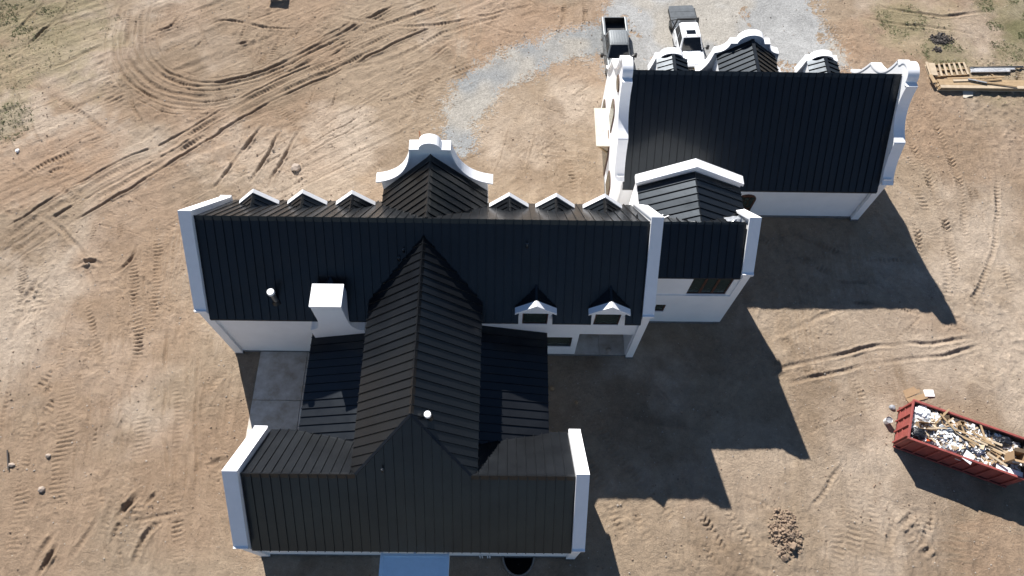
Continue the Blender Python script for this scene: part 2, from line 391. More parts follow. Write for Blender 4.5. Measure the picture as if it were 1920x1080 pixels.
for i, b_ in enumerate([(30, 10, 4.0, grassc, .4), (20, 110, 5, dry, .6), (110, 80, 5, dry, .6), (130, 40, 4, grassc, .2), (10, 230, 2.2, grassc, .35), (1690, 35, 2.4, grassc, .55), (1720, 50, 4, dry, .5),
        (1905, 20, 3.0, grassc, .5), (1915, 75, 2.6, grassc, .45), (1770, 100, 2, grassc, .45), (1880, 150, 3, dry, .4)]):
    blob(*b_, seed=40 + i)

# ---- tyre and crawler tracks, pressed in along surveyed lines
def spline(P):
    P = [np.array(p) for p in P]; Q = [2 * P[0] - P[1]] + P + [2 * P[-1] - P[-2]]; out = []
    for i in range(1, len(Q) - 2):
        a, b, c, d = Q[i - 1:i + 3]; n = max(2, int(np.linalg.norm(c - b) / .035))
        for t in np.linspace(0, 1, n, endpoint=False):
            out.append(.5 * ((2 * b) + (-a + c) * t + (2 * a - 5 * b + 4 * c - d) * t * t + (-a + 3 * b - 3 * c + d) * t ** 3))
    return np.array(out)
TH = np.zeros(X.shape); TW = np.zeros(X.shape)
def track(P, hw, depth, tread, kind='bar', lam=.3, dark=.35, berm=.5, seed=0, tint=None, pix=True):
    if pix: depth *= 1.2; tread *= 1.1
    if pix: P = [tuple(G(*p)[:2]) for p in P]
    S = spline(P)
    d = np.gradient(S, axis=0); ln = np.hypot(d[:, 0], d[:, 1]); d /= ln[:, None] + 1e-9
    s = np.cumsum(ln); s -= s[0]
    nrm = np.stack([-d[:, 1], d[:, 0]], 1)
    S = S + nrm * ((vnoise(s * .9, s * 0, 60 + seed) - .5) * .14)[:, None]
    ext = hw + .16; l = np.arange(-ext, ext + .01, .035)
    PX = S[:, None, 0] + nrm[:, None, 0] * l[None]; PY = S[:, None, 1] + nrm[:, None, 1] * l[None]
    LL = np.broadcast_to(l[None], PX.shape); SS = np.broadcast_to(s[:, None], PX.shape)
    vary = .2 + 1.45 * vnoise(SS * .6 + seed * 7.7, SS * 0 + seed, 900 + seed)
    fade = np.clip(np.minimum(SS, s[-1] - SS) / min(2.2, s[-1] * .4), 0, 1) * vary
    a = np.abs(LL) / hw
    h = -depth * (np.cos(np.clip(a * .88, 0, 1) * np.pi) * .5 + .5) * fade * (.8 + .4 * vnoise(PX * 2.5, PY * 2.5, 78))
    h = h + depth * berm * np.exp(-((np.abs(LL) - hw - .05) / .06) ** 2) * fade * (.4 + 1.2 * vnoise(PX * 3, PY * 3, 77))
    if tread:
        ph = SS / lam + (np.abs(LL) * 1.1 / lam * .6 if kind == 'chev' else (LL * .25 / lam if kind == 'diag' else 0))
        sq = np.clip(np.sin(2 * np.pi * ph) * 2.2, -1, 1)
        h = h + tread * sq * (a < .95) * fade * np.clip((vnoise(PX * 1.1, PY * 1.1, 79) - .1) * 2.3, 0, 1.4)
    ii = np.round((PX - XA) / ST).astype(int) + ix0; jj = np.round((PY - YA0) / ST).astype(int) + iy0
    ok = (ii >= ix0) & (jj >= iy0) & (ii < ix0 + (XB - XA) / ST) & (jj < iy0 + (YB0 - YA0) / ST)
    TH[jj[ok], ii[ok]] = h[ok]
    wgt = np.clip(1.2 - a, 0, 1) * fade * dark
    TW[jj[ok], ii[ok]] = np.maximum(TW[jj[ok], ii[ok]], wgt[ok])
T = track
# faint random traffic first, then the tracks one can follow in the photograph
R_ = random.Random(5)
for k in range(150):
    x, y = R_.uniform(-42, 43), R_.uniform(4, 48); a = R_.uniform(0, 6.28) if R_.random() < .35 else R_.choice([.55, .6, 1.55, 1.6, 1.7, 2.3]) + R_.uniform(-.2, .2)
    hw = R_.choice([.08, .12, .2, .28, .34]); dp = R_.uniform(.008, .035); tr = R_.choice([0, .014, .02, .026]); kd = R_.choice(['bar', 'chev', 'diag', 'bar']); lm = R_.choice([.2, .25, .3])
    n_ = R_.randint(2, 7); turns = [R_.uniform(-.25, .25) for _ in range(n_)]
    for off in ((0, 1.75) if R_.random() < .6 else (0,)):
        px_, py_, aa = x - off * math.sin(a), y + off * math.cos(a), a; P = [(px_, py_)]
        for tn in turns: px_ += 2.4 * math.cos(aa); py_ += 2.4 * math.sin(aa); aa += tn; P.append((px_, py_))
        T(P, hw, dp, tr, kd, lm, .2, seed=k, pix=False)
R_ = random.Random(77)
for k in range(85):      # crawler and tyre prints worked over the west, south-east and east yards
    if k < 50: x, y, a = R_.uniform(5, 440), R_.uniform(380, 980), R_.choice([0, 0, 0, .35, -.25, .7])
    elif k < 68: x, y, a = R_.uniform(1540, 1900), R_.uniform(820, 1000), R_.choice([0, .1, -.1, .6])
    else: x, y, a = R_.uniform(1690, 1880), R_.uniform(170, 520), R_.choice([-.45, -.35, -.2, .1])
    n_ = R_.randint(2, 5); P = [(x - 46 * j * math.sin(a), y + 46 * j * math.cos(a)) for j in range(n_)]
    hw = R_.choice([.1, .16, .24, .34, .42]); kd = R_.choice(['bar', 'bar', 'diag', 'chev'])
    T(P, hw, R_.uniform(.01, .035), R_.uniform(.014, .024), kd, R_.choice([.21, .25, .3]), dark=.3, seed=800 + k)
T([(0, 76), (40, 48), (92, -5)], .16, .10, 0, dark=.9, seed=101); T([(-5, 124), (60, 76), (100, 40), (135, 0)], .17, .10, 0, dark=.9, seed=102)
O = [(232, -5), (219, 50), (216, 97), (228, 132), (253, 163), (293, 185), (340, 198), (400, 198), (467, 182), (533, 150), (600, 115), (680, 66), (760, 20)]
I_ = [(288, -5), (277, 50), (281, 97), (300, 125), (335, 145), (380, 155), (433, 150), (480, 137), (530, 117), (580, 93), (640, 62), (700, 30), (750, 5)]
for k, t in enumerate((-.28, -.12, .09, .26, .47, .54, .7, .9, 1.14, 1.3)):
    T([(o[0] * (1 - t) + i[0] * t, o[1] * (1 - t) + i[1] * t) for o, i in zip(O, I_)][(k % 3):13 - (k % 4)], .07 + .03 * (k % 3), .035, 0, dark=.3, seed=700 + k)
for k in range(34):      # fine shallow sweeps down the west yard and across the north yard
    if k < 20:
        x = R_.uniform(20, 440); y = R_.uniform(380, 900); n_ = R_.randint(3, 6); dx = R_.uniform(-14, 10); bend = R_.uniform(-4, 4)
        P = [(x + dx * j + bend * j * j * .4, y + 62 * j) for j in range(n_)]
    else:
        x = R_.uniform(-10, 700); y = R_.uniform(260, 430); n_ = R_.randint(3, 5); bend = R_.uniform(-3, 3)
        P = [(x + 75 * j, y - 42 * j + bend * j * j) for j in range(n_)]
    for off in (0, R_.uniform(12, 40)):
        T([(a + off * (k < 20), b + off * .6 * (k >= 20)) for a, b in P], R_.choice([.06, .08, .12]), R_.uniform(.02, .04), R_.choice([0, 0, .014]), dark=.3, seed=720 + k)
for k, (t, hw, dp) in enumerate(((0, .18, .08), (.17, .12, .05), (.36, .24, .065), (.6, .11, .05), (.78, .2, .06), (1, .15, .08))):
    T([(o[0] * (1 - t) + i[0] * t, o[1] * (1 - t) + i[1] * t) for o, i in zip(O, I_)], hw, dp, .015, 'bar', .26, .55, seed=110 + k)
Lr = [(-5, 478), (110, 402), (225, 335), (330, 280), (440, 213), (540, 160), (640, 118), (760, 60), (880, 15)]
for k, (dy, hw, dp, tr) in enumerate(((-30, .1, .06, 0), (-14, .28, .05, .02), (0, .12, .07, 0), (12, .26, .06, .02), (26, .12, .07, 0))):
    T([(x, y + dy * (1 + (x < 260) * .3 - x / 1400)) for x, y in Lr], hw, dp, tr, 'diag', .26, .5, seed=120 + k)
for k, P in enumerate([[(398, 358), (440, 300), (470, 262), (503, 222)], [(463, 352), (495, 300), (532, 236)], [(500, 352), (530, 300), (565, 235)]]): T(P, .15, .10, 0, dark=.5, seed=130 + k)
for k, P in enumerate([[(0, 300), (50, 328), (110, 350), (160, 390)], [(30, 345), (90, 305), (140, 282), (172, 262)], [(60, 350), (110, 312), (168, 290), (200, 270)], [(145, 195), (175, 230), (210, 262), (230, 290)], [(95, 178), (140, 205), (190, 240), (225, 270)], [(85, 345), (100, 320), (130, 318), (150, 330)]]):
    T(P, .24, .05, .03, 'bar', .27, .5, seed=140 + k)
for k, P in enumerate([[(185, 195), (235, 170)], [(200, 197), (243, 176)], [(370, 60), (420, 40), (500, 52), (560, 55)], [(330, 115), (380, 70), (350, 20)], [(283, 62), (320, 50), (340, 25)], [(440, 85), (470, 78)], [(460, 45), (520, 20), (560, 10)], [(350, 30), (380, 60), (395, 120)], [(270, 240), (250, 200), (245, 165)], [(290, 300), (285, 240), (280, 190)]]):
    T(P, .16, .06, .015, dark=.4, seed=150 + k)
# west side
for k, (P, hw, dp, tr, kd) in enumerate([
    ([(128, 690), (122, 800), (112, 900), (104, 990)], .5, .02, .016, 'bar'), ([(270, 765), (268, 820), (266, 870)], .45, .02, .028, 'bar'), ([(40, 880), (38, 960), (10, 1080)], .4, .02, .024, 'bar'),
    ([(165, 560), (180, 640), (200, 720), (225, 770)], .22, .04, .022, 'diag'), ([(250, 470), (255, 560), (262, 650), (240, 730)], .3, .03, .024, 'bar'), ([(315, 590), (312, 700), (308, 800), (318, 900), (322, 1085)], .14, .06, 0, 'bar'),
    ([(372, 640), (369, 760), (371, 860), (372, 945)], .14, .055, 0, 'bar'), ([(338, 660), (335, 780), (332, 900), (335, 1080)], .26, .03, .02, 'bar'), ([(430, 740), (427, 800), (424, 870)], .22, .05, .03, 'bar'),
    ([(298, 430), (295, 520), (280, 640)], .3, .03, .02, 'bar'), ([(75, 400), (125, 440), (155, 480), (180, 560)], .2, .06, .01, 'bar'),
    ([(195, 520), (225, 505), (250, 480), (258, 455)], .16, .12, .0, 'bar'), ([(140, 495), (170, 490), (192, 497)], .2, .12, 0, 'bar'), ([(50, 560), (65, 530), (78, 520)], .25, .1, 0, 'bar'), ([(20, 640), (35, 600), (55, 565)], .3, .08, 0, 'bar'),
    ([(48, 1085), (72, 1040), (106, 992)], .2, .13, 0, 'bar'), ([(66, 1085), (92, 1042), (112, 1015)], .18, .12, 0, 'bar'), ([(132, 1050), (165, 1000), (205, 950)], .2, .08, .02, 'bar'),
    ([(205, 1040), (222, 990), (250, 935), (285, 900)], .2, .12, .02, 'bar'), ([(218, 975), (248, 940), (262, 920)], .25, .12, 0, 'bar'), ([(245, 1070), (270, 1005), (312, 962)], .22, .10, .02, 'bar'), ([(232, 985), (270, 972), (310, 965), (360, 955)], .15, .06, .02, 'bar'),
    ([(270, 950), (288, 930), (305, 915)], .16, .11, 0, 'bar'), ([(160, 1085), (180, 1020), (205, 960), (240, 900)], .3, .04, .025, 'bar'), ([(385, 880), (410, 865), (425, 860)], .2, .1, 0, 'bar'), ([(225, 815), (240, 775), (252, 762)], .3, .05, .02, 'bar')]):
    T(P, hw, dp, tr, kd, .27, .45, seed=160 + k)
# between the buildings and north
for k, (P, hw, dp, tr, kd) in enumerate([
    ([(965, 190), (945, 270), (918, 345)], .1, -.02, 0, 'bar'), ([(1012, 200), (995, 280), (978, 352)], .1, -.02, 0, 'bar'), ([(1070, 280), (1074, 330), (1080, 365)], .22, .02, .03, 'bar'),
    ([(620, 30), (760, 50), (880, 35), (1000, 10)], .2, .05, .015, 'bar'), ([(650, 70), (800, 20), (860, 0)], .25, .05, .02, 'bar'), ([(880, 30), (950, 60), (1010, 62)], .2, .04, .02, 'diag'), ([(640, 130), (740, 110), (840, 60), (980, 20)], .22, .04, .02, 'bar'),
    ([(1470, 5), (1530, 62), (1590, 115)], .3, .03, .025, 'chev'), ([(1530, 20), (1580, 80), (1640, 130)], .25, .03, .02, 'chev'), ([(1600, 30), (1700, 45), (1800, 60), (1900, 90)], .2, .05, 0, 'bar'), ([(1640, 10), (1760, 30), (1860, 20)], .2, .05, 0, 'bar'),
    ([(1690, 235), (1740, 330), (1775, 430), (1800, 560)], .32, .025, .03, 'chev'), ([(1715, 180), (1760, 250), (1800, 350), (1812, 470)], .3, .025, .028, 'chev'), ([(1690, 340), (1720, 440), (1745, 520)], .25, .02, .025, 'chev'), ([(1850, 200), (1870, 330), (1860, 480), (1800, 600)], .2, .04, .02, 'bar'),
    ([(1440, 705), (1470, 690), (1560, 668), (1650, 648), (1760, 642), (1860, 622)], .17, .08, .012, 'bar'), ([(1460, 722), (1560, 700), (1650, 680), (1760, 668), (1850, 640)], .17, .07, .012, 'bar'), ([(1430, 640), (1500, 610), (1600, 570)], .2, .05, .015, 'bar'), ([(1415, 590), (1480, 570), (1560, 560)], .2, .03, .01, 'bar'),
    ([(1300, 945), (1345, 1010), (1385, 1085)], .26, .02, .045, 'chev'), ([(1355, 945), (1400, 1000), (1440, 1060)], .26, .02, .045, 'chev'), ([(1315, 1010), (1340, 1050), (1360, 1085)], .24, .02, .04, 'chev'),
    ([(1600, 870), (1602, 960), (1592, 1085)], .42, .015, .02, 'bar'), ([(1642, 870), (1640, 960), (1632, 1085)], .42, .015, .022, 'bar'), ([(1560, 960), (1570, 1030), (1560, 1085)], .36, .015, .02, 'bar'), ([(1690, 960), (1670, 1020), (1690, 1085)], .25, .05, .02, 'bar'),
    ([(1750, 930), (1740, 1000), (1715, 1040)], .22, .06, .02, 'bar'), ([(1690, 990), (1720, 960), (1745, 965)], .25, .11, 0, 'bar'), ([(1695, 1005), (1715, 998)], .25, .12, 0, 'bar'), ([(1730, 1040), (1750, 1020)], .2, .1, 0, 'bar'),
    ([(1800, 940), (1795, 1020), (1800, 1085)], .5, .01, .012, 'bar'), ([(1140, 930), (1160, 980), (1175, 1040)], .3, .05, .02, 'bar'), ([(1190, 950), (1200, 1000)], .25, .06, .02, 'bar')]):
    T(P, hw, dp, tr, kd, .3, .4, seed=220 + k)
Zg = Zg * (1 - .55 * np.clip(TW * 2.5, 0, 1)) + TH
C = C * (1 - (TW * .3)[..., None]) + np.array([.30, .20, .125]) * (TW * .3)[..., None]
def rough(px, py, rx, ry, amp, lift, seed, sc=3.2):
    global Zg
    p = G(px, py); d = ((X - p.x) / rx) ** 2 + ((Y - p.y) / ry) ** 2; k = np.exp(-d * 1.4)
    Zg = Zg + k * (lift + amp * (np.abs(fbm(sc, 3, seed, gain=.6) - .5) * 4 - .6))
for i, r_ in enumerate([(1474, 1003, .95, 1.3, .16, .2), (1712, 985, 1.3, 1.0, .12, .05), (1735, 1035, 1.2, .8, .08, .02), (250, 950, 2.0, 2.2, .07, 0), (1160, 970, 1.2, 1.6, .07, 0), (60, 560, 1.6, 2.4, .10, .02), (165, 490, 1.2, .7, .10, .03),
        (395, 740, 1.0, 2.0, .06, 0), (555, 325, 1.7, 1.0, .08, .02), (240, 610, 1.6, 1.2, .06, 0), (410, 865, 1.0, 1.2, .08, 0), (1030, 270, 1.4, 2.0, .06, 0), (70, 800, 2.2, 1.0, .08, .02), (1100, 900, 1, 1, .05, 0), (215, 160, 1.6, 1.2, .08, 0), (1520, 690, 1.6, .5, .06, .02), (1420, 700, 1, .6, .06, .02)]):
    rough(*r_, seed=600 + i)
# level pads under things that stand on the ground, and a flat apron where the slabs are
def flat(x0, x1, y0, y1, z=-.04, m=.8):
    global Zg
    d = np.maximum(np.maximum(x0 - X, X - x1), np.maximum(y0 - Y, Y - y1)); k = np.clip(1 - d / m, 0, 1)
    Zg = Zg * (1 - k) + z * k
for a in ((-17.2, 8.4, 15.8, 24.9), (-13.6, 4.3, 3.9, 10.5), (7.5, 14.3, 18.3, 25.1), (6.9, 25, 26.3, 36.1), (-15.5, -7, 9.6, 16.6), (-2, 2.6, 9.6, 16.6), (-6.5, -2.5, 1.5, 4.3)): flat(*a)
flat(7.2, 9.5, 38.2, 45, 0, 1); flat(13, 15.5, 39.3, 46.3, 0, 1); flat(23.3, 30.5, 8, 13.2, 0, .6)
Zg[(X < XA - 3) | (X > XB + 3) | (Y < YA0 - 3) | (Y > YB0 + 3)] *= .3
# fine grain of colour
C *= (.86 + .28 * fbm(2.2, 3, 301))[..., None]
C *= np.array([.735, .735, .72])
# ---- gravel drive: its faces are a separate sheet
gp1 = pgon([(1160, -40), (1135, 20), (1122, 110), (1150, 150), (1300, 160), (1470, 150), (1590, 128), (1572, 95), (1545, 40), (1500, -40)])
gp2 = pgon([(1140, 45), (1010, 68), (930, 102), (880, 128), (842, 180), (826, 240), (835, 292), (880, 295), (905, 225), (940, 172), (1010, 128), (1140, 100)])
wx_ = X + (fbm(.8, 5, 401, gain=.75) - .5) * 2.4; wy_ = Y + (fbm(.8, 5, 411, gain=.75) - .5) * 2.4
jit = np.abs(rng.normal(0, .35, X.shape)) * np.sign(rng.random(X.shape) - .5); jit2 = rng.normal(0, .35, X.shape)
wx_ = wx_ + jit; wy_ = wy_ + jit2
g2 = inside(gp2, wx_, wy_); gm = inside(gp1, wx_, wy_) | g2
thin = fbm(.35, 4, 421)
gm &= ~((thin > .63) & ~g2 & (fbm(4, 3, 431) + rng.normal(0, .1, X.shape) > .52))
gcol = np.where(g2[..., None], np.array([.225, .228, .224]), np.array([.285, .283, .275])) * (.8 + .4 * fbm(.5, 4, 441))[..., None]
gtan = np.clip((fbm(.22, 3, 451) - .47) * 5, 0, .7)[..., None]
gcol = gcol * (1 - gtan) + np.array([.32, .29, .245]) * gtan
C[gm] = gcol[gm]
Zg[gm] = Zg[gm] * .35 + .012
ny, nx = X.shape
idx = np.arange(ny * nx).reshape(ny, nx)
quads = np.stack([idx[:-1, :-1], idx[:-1, 1:], idx[1:, 1:], idx[1:, :-1]], -1).reshape(-1, 4)
fx_ = ((X[:-1, :-1] + X[1:, 1:]) / 2).ravel(); fy_ = ((Y[:-1, :-1] + Y[1:, 1:]) / 2).ravel()
fg = gm[:-1, :-1].ravel()
well = (((fx_ - .94) / .86) ** 2 + ((fy_ - 4.35) / 1.02) ** 2 < 1) & (fy_ < 4.4)
V = np.stack([X.ravel(), Y.ravel(), Zg.ravel()], -1).astype(np.float32)
CC = np.concatenate([np.clip(C.reshape(-1, 3), .01, .9), np.ones((ny * nx, 1))], 1).astype(np.float32)
def sheet(name, mask, m):
    q = quads[mask]; u, inv = np.unique(q, return_inverse=True); q = inv.reshape(-1, 4).astype(np.int32)
    me = bpy.data.meshes.new(name); me.vertices.add(len(u)); me.vertices.foreach_set('co', V[u].ravel())
    me.loops.add(q.size); me.loops.foreach_set('vertex_index', q.ravel())
    me.polygons.add(len(q)); me.polygons.foreach_set('loop_start', np.arange(0, q.size, 4, dtype=np.int32))
    at = me.color_attributes.new('soil', 'FLOAT_COLOR', 'POINT'); at.data.foreach_set('color', CC[u].ravel())
    me.update(calc_edges=True); me.validate(); me.shade_smooth(); me.materials.append(MT[m])
    o = bpy.data.objects.new(name, me); col.objects.link(o); o['kind'] = 'structure'; return o
sheet('ground', ~fg & ~well, 'soil'); sheet('gravel_drive', fg & ~well, 'gravel')
def zat(x, y):
    return float(Zg[int(round((y - YA0) / ST)) + iy0, int(round((x - XA) / ST)) + ix0])
# ---- patio slabs
tag(MB().box(-15.3, -12.36, 9.8, 13.1, -.1, .07).build('patio', 'concrete', bevel=.01), kind='structure')
tag(MB().box(-15.3, -12.36, 13.13, 16.27, -.1, .07).build('patio', 'concrete', bevel=.01), kind='structure')
tag(MB().box(-12.33, -7.4, 9.8, 16.27, -.1, .07).build('patio', 'concrete', bevel=.01), kind='structure')
# ---- loose stones and crumbs
def in_house(x, y):
    return (-17.2 < x < 8.4 and 15.9 < y < 24.9) or (-13.6 < x < 4.3 and 3.9 < y < 10.6) or (7.5 < x < 14.3 and 18.3 < y < 25) or (6.8 < x < 25 and 26.3 < y < 36) or (-15.4 < x < 2.6 and 9 < y < 17)
def stones(name, n, r0, r1, m, test=None, seed=1, zoff=.3):
    R = random.Random(seed); vs, fs = [], []
    k = 0
    while k < n:
        x, y = R.uniform(-42, 43), R.uniform(2, 48.5)
        if in_house(x, y) or (test and not test(x, y, R)): continue
        k += 1; r = r0 * (r1 / r0) ** (R.random() ** 3); z = zat(x, y) + r * zoff; a = R.uniform(0, 6.28); ca, sa = math.cos(a), math.sin(a); o = len(vs)
        q = [R.uniform(.6, 1.3) for _ in range(6)]
        for (dx, dy, dz), s_ in zip(((1, 0, 0), (0, 1, 0), (-1, 0, 0), (0, -1, 0), (0, 0, .75), (0, 0, -.75)), q):
            vs.append((x + (dx * ca - dy * sa) * r * s_, y + (dx * sa + dy * ca) * r * s_, z + dz * r * s_))
        fs += [tuple(i + o for i in f) for f in ((0, 1, 4), (1, 2, 4), (2, 3, 4), (3, 0, 4), (1, 0, 5), (2, 1, 5), (3, 2, 5), (0, 3, 5))]
    me = bpy.data.meshes.new(name); me.from_pydata(vs, [], fs); me.materials.append(MT[m]); o = bpy.data.objects.new(name, me); col.objects.link(o); return o
tag(stones('pebbles', 9000, .015, .07, 'pebble', seed=3), 'pale pebbles strewn over the bare soil', 'pebbles', kind='stuff')
tag(stones('soil_crumbs', 5500, .02, .08, 'clod', lambda x, y, R: vnoise(np.array(x * .3), np.array(y * .3), 5) > R.uniform(.3, .9), seed=4), 'brown soil crumbs scattered over the site', 'soil crumbs', kind='stuff')
def tufts():
    R = random.Random(9); vs, fs = [], []
    for (px, py, r, n) in ((30, 10, 3.6, 1900), (20, 110, 3.5, 250), (130, 40, 4, 250), (10, 230, 2.0, 400), (1690, 35, 2.0, 380), (1720, 60, 3, 160), (1905, 20, 3.4, 1800), (1912, 75, 2.6, 900), (1770, 100, 1.8, 450), (1880, 150, 2.5, 200)):
        c = G(px, py)
        for _ in range(n):
            a, d = R.uniform(0, 6.28), r * math.sqrt(R.random()); x, y = c.x + d * math.cos(a), c.y + d * math.sin(a)
            if not (XA < x < XB and YA0 < y < YB0): continue
            if vnoise(np.array(x * .9), np.array(y * .9), 13) < .42: continue
            z = zat(x, y)
            for b in range(4):
                t = R.uniform(0, 6.28); h = R.uniform(.02, .07); ww = R.uniform(.02, .045); ln = R.uniform(.02, .1); o = len(vs)
                ox, oy = x + R.uniform(-.08, .08), y + R.uniform(-.08, .08)
                vs += [(ox - ww * math.sin(t), oy + ww * math.cos(t), z - .01), (ox + ww * math.sin(t), oy - ww * math.cos(t), z - .01), (ox + ln * math.cos(t), oy + ln * math.sin(t), z + h)]
                fs.append((o, o + 1, o + 2))
    me = bpy.data.meshes.new('grass'); me.from_pydata(vs, [], fs); me.materials.append(MT['grass']); o = bpy.data.objects.new('grass', me); col.objects.link(o)
    tag(o, 'thin green grass in patches at the edges of the site', 'grass', kind='stuff')
tufts()
# ------------------------------------------------------------------ house
S1 = 1.111
house = empty('house', (-4.3, 14, 0)); HL = Vector((-4.3, 14, 0))
tag(house, 'large white stucco house with steep black standing seam metal roofs and parapet gables', 'house')
def hp(o):                                    # parent a part while its mesh stays in world coordinates
    o.parent = house; o.matrix_parent_inverse = Matrix.Translation(-HL); return o
def H(mb, name, m, **k): return hp(mb.build(name, m, None, **k))

def gable_end(add, x0, x1, cx0, cx1, yr, zt, yn, zn, pier, found=0.12):
    """straight parapet gable: wall slab x0..x1 with sloping coping cx0..cx1, symmetric about yr"""
    yf = 2 * yr - yn
    th = 0.2
    w_ = MB().prism([(yn - pier, found), (yf + pier, found), (yf + pier, zn - th), (yr, zt - th), (yn - pier, zn - th)], 'x', x0, x1)
    o = add(w_, 'gable_wall', 'stucco')
    c = MB().prism([(yn - pier - .05, zn), (yn - pier - .05, zn - th), (yn, zn - th), (yr, zt - th), (yf, zn - th), (yf + pier + .05, zn - th), (yf + pier + .05, zn), (yf, zn), (yr, zt), (yn, zn)], 'x', cx0, cx1)
    add(c, 'coping', 'coping')
    add(MB().box(x0 - .03, x1 + .03, yn - pier - .03, yf + pier + .03, -.1, found), 'foundation', 'found')
    return o

# ---- main block
YR, ZR, YN, YF = 19.91, 10.12, 16.32, 23.5
gable_end(H, -16.86, -16.38, -17.02, -16.36, YR, 10.65, 16.22, 6.43, .07)
gable_end(H, 7.66, 8.10, 7.62, 8.26, YR, 10.65, 16.22, 6.43, .07)
porch = (4.44, 7.6, 0.12, 3.38); win1 = (2.5, 4.08, 1.3, 2.84)
D_S = (1.72, 5.78)
holes = [porch, win1] + [(d - .72, d + .72, 4.74, 5.9) for d in D_S]
H(wall_holes(MB(), 'x', -16.38, 7.66, 0.12, 5.9, YN, YN + .3, holes), 'wall', 'stucco')
H(MB().box(-16.38, 7.66, YF, YF + .3, 0.12, 5.6), 'wall', 'stucco')
H(MB().box(-16.40, 7.68, YN - .05, YN + .3, -.1, .12), 'foundation', 'found')
hp(window(None, 'x', win1[0], win1[1], win1[2], win1[3], YN + .06, 1, 1, 'black'))
# covered porch behind the opening
r = MB(); r.box(4.2, 4.44, YN + .3, 20.0, .1, 3.5); r.box(7.6, 7.66, YN + .3, 20.0, .1, 3.5); r.box(4.44, 7.6, 19.8, 20.0, .1, 3.5); r.box(4.2, 7.66, YN + .3, 20.0, 3.5, 3.6)
H(r, 'porch_wall', 'stucco')
for a, b in ((4.44, 6.0), (6.02, 7.6)): H(MB().box(a, b, YN - .02, 19.8, .05, .15), 'porch_slab', 'concrete')

def slope_x(y0, z0, s):                       # slope whose panels run up in y:  u = x, v = y
    return lambda u, v: (u, v, z0 + s * (v - y0))
def slope_y(x0, z0, s, sgn):                  # slope whose panels run out in x:  u = y, v = distance from ridge
    return lambda u, v: (x0 + sgn * v, u, z0 - s * v)

def roof(name_poly, f, sp, decks=True):
    """one roof slope: underlay deck (part) with its panels (sub-parts)"""
    us = [Vector(f(*p)) for p in name_poly]
    k = len(us)
    mb = MB().add([p - Vector((0, 0, .02)) for p in us] + [p - Vector((0, 0, .14)) for p in us],
                  [tuple(range(k)), tuple(range(k, 2 * k))[::-1]] + [(j, k + j, k + (j + 1) % k, (j + 1) % k) for j in range(k)])
    o = H(mb, 'roof', 'deck')
    roof_panels(o, name_poly, f, sp)
    return o
def ridge_cap(p, q, w_=.3, h=.1, add=H):
    p, q = Vector(p), Vector(q); d = (q - p).normalized(); a = Vector((-d.y, d.x, 0))
    v = []
    for e in (p, q): v += [e + a * w_ / 2 - Vector((0, 0, w_ / 2 * .95)), e + Vector((0, 0, h)), e - a * w_ / 2 - Vector((0, 0, w_ / 2 * .95)), e - Vector((0, 0, .02))]
    # flatten the crown a little, like folded trim
    mb = MB().add(v, [(0, 1, 5, 4), (1, 2, 6, 5), (2, 3, 7, 6), (3, 0, 4, 7), (0, 3, 2, 1), (4, 5, 6, 7)])
    return add(mb, 'ridge_cap', 'roof')

SP = 0.478
near = slope_x(YR, ZR, S1); far = slope_x(YR, ZR, -S1)
ye = 15.95; pts = [(-16.36, ye)]
for d in D_S: pts += [(d - .95, ye), (d - .949, 16.55), (d + .949, 16.55), (d + .95, ye)]
pts += [(7.62, ye), (7.62, YR), (-16.36, YR)]
roof(pts, near, SP)
roof([(-16.36, YR), (7.62, YR), (7.62, 23.87), (-16.36, 23.87)], far, SP)
ridge_cap((-16.36, YR, ZR), (7.62, YR, ZR))
# ---- cross wing running south
XC, ZC, SC, HC = -4.35, 9.45, 0.9, 3.11
YRS, ZRS = 7.26, 6.9
def yS(z): return YRS + (z - ZRS) / S1
def yM(z): return YR - (ZR - z) / S1
ze = ZC - SC * HC; dS = (ZC - ZRS) / SC
for sg in (-1, 1):
    roof([(yS(ZC), 0), (YRS, dS), (YRS + (ZRS - ze) / S1, HC), (yM(ze), HC), (yM(ZC), 0)], slope_y(XC, ZC, SC, sg), .455)
    H(MB().box(XC + sg * 2.85 - .12, XC + sg * 2.85 + .12, 9.0, YN, 3.2, ze + .12), 'wall', 'stucco')
ridge_cap((XC, yS(ZC) + .02, ZC), (XC, yM(ZC), ZC), .34)
for sg in (-1, 1):                            # hip trim where the wing is cut by the south slope, valley trim to the main slope
    H(MB().bar((XC, yS(ZC), ZC + .03), (XC + sg * dS, YRS, ZRS + .03), .14, .06), 'hip_trim', 'roof')
    H(MB().bar((XC, yM(ZC) + .05, ZC + .02), (XC + sg * HC, yM(ze), ze + .02), .26, .03), 'valley_trim', 'roof')
# ---- south block
gable_end(H, -13.29, -12.78, -13.46, -12.73, YRS, 7.5, 4.23, 4.17, .06)
gable_end(H, 3.58, 4.05, 3.56, 4.2, YRS, 7.5, 4.23, 4.17, .06)
sn = slope_x(YRS, ZRS, S1)
roof([(-12.73, 4.12), (3.56, 4.12), (3.56, YRS), (XC + dS, YRS), (XC, yS(ZC)), (XC - dS, YRS), (-12.73, YRS)], sn, .462)
sf = slope_x(YRS, ZRS, -S1)
roof([(-12.73, YRS), (-7.0, YRS), (-7.0, 10.4), (-12.73, 10.4)], sf, .462)
roof([(-1.7, YRS), (3.56, YRS), (3.56, 10.4), (-1.7, 10.4)], sf, .462)
ridge_cap((-12.73, YRS, ZRS), (XC - dS, YRS, ZRS)); ridge_cap((XC + dS, YRS, ZRS), (3.56, YRS, ZRS))
H(wall_holes(MB(), 'x', -12.78, 3.58, .12, 3.5, 4.3, 4.6, []), 'wall', 'stucco')
H(MB().box(-12.78, 3.58, 9.9, 10.2, .12, 3.5), 'wall', 'stucco')
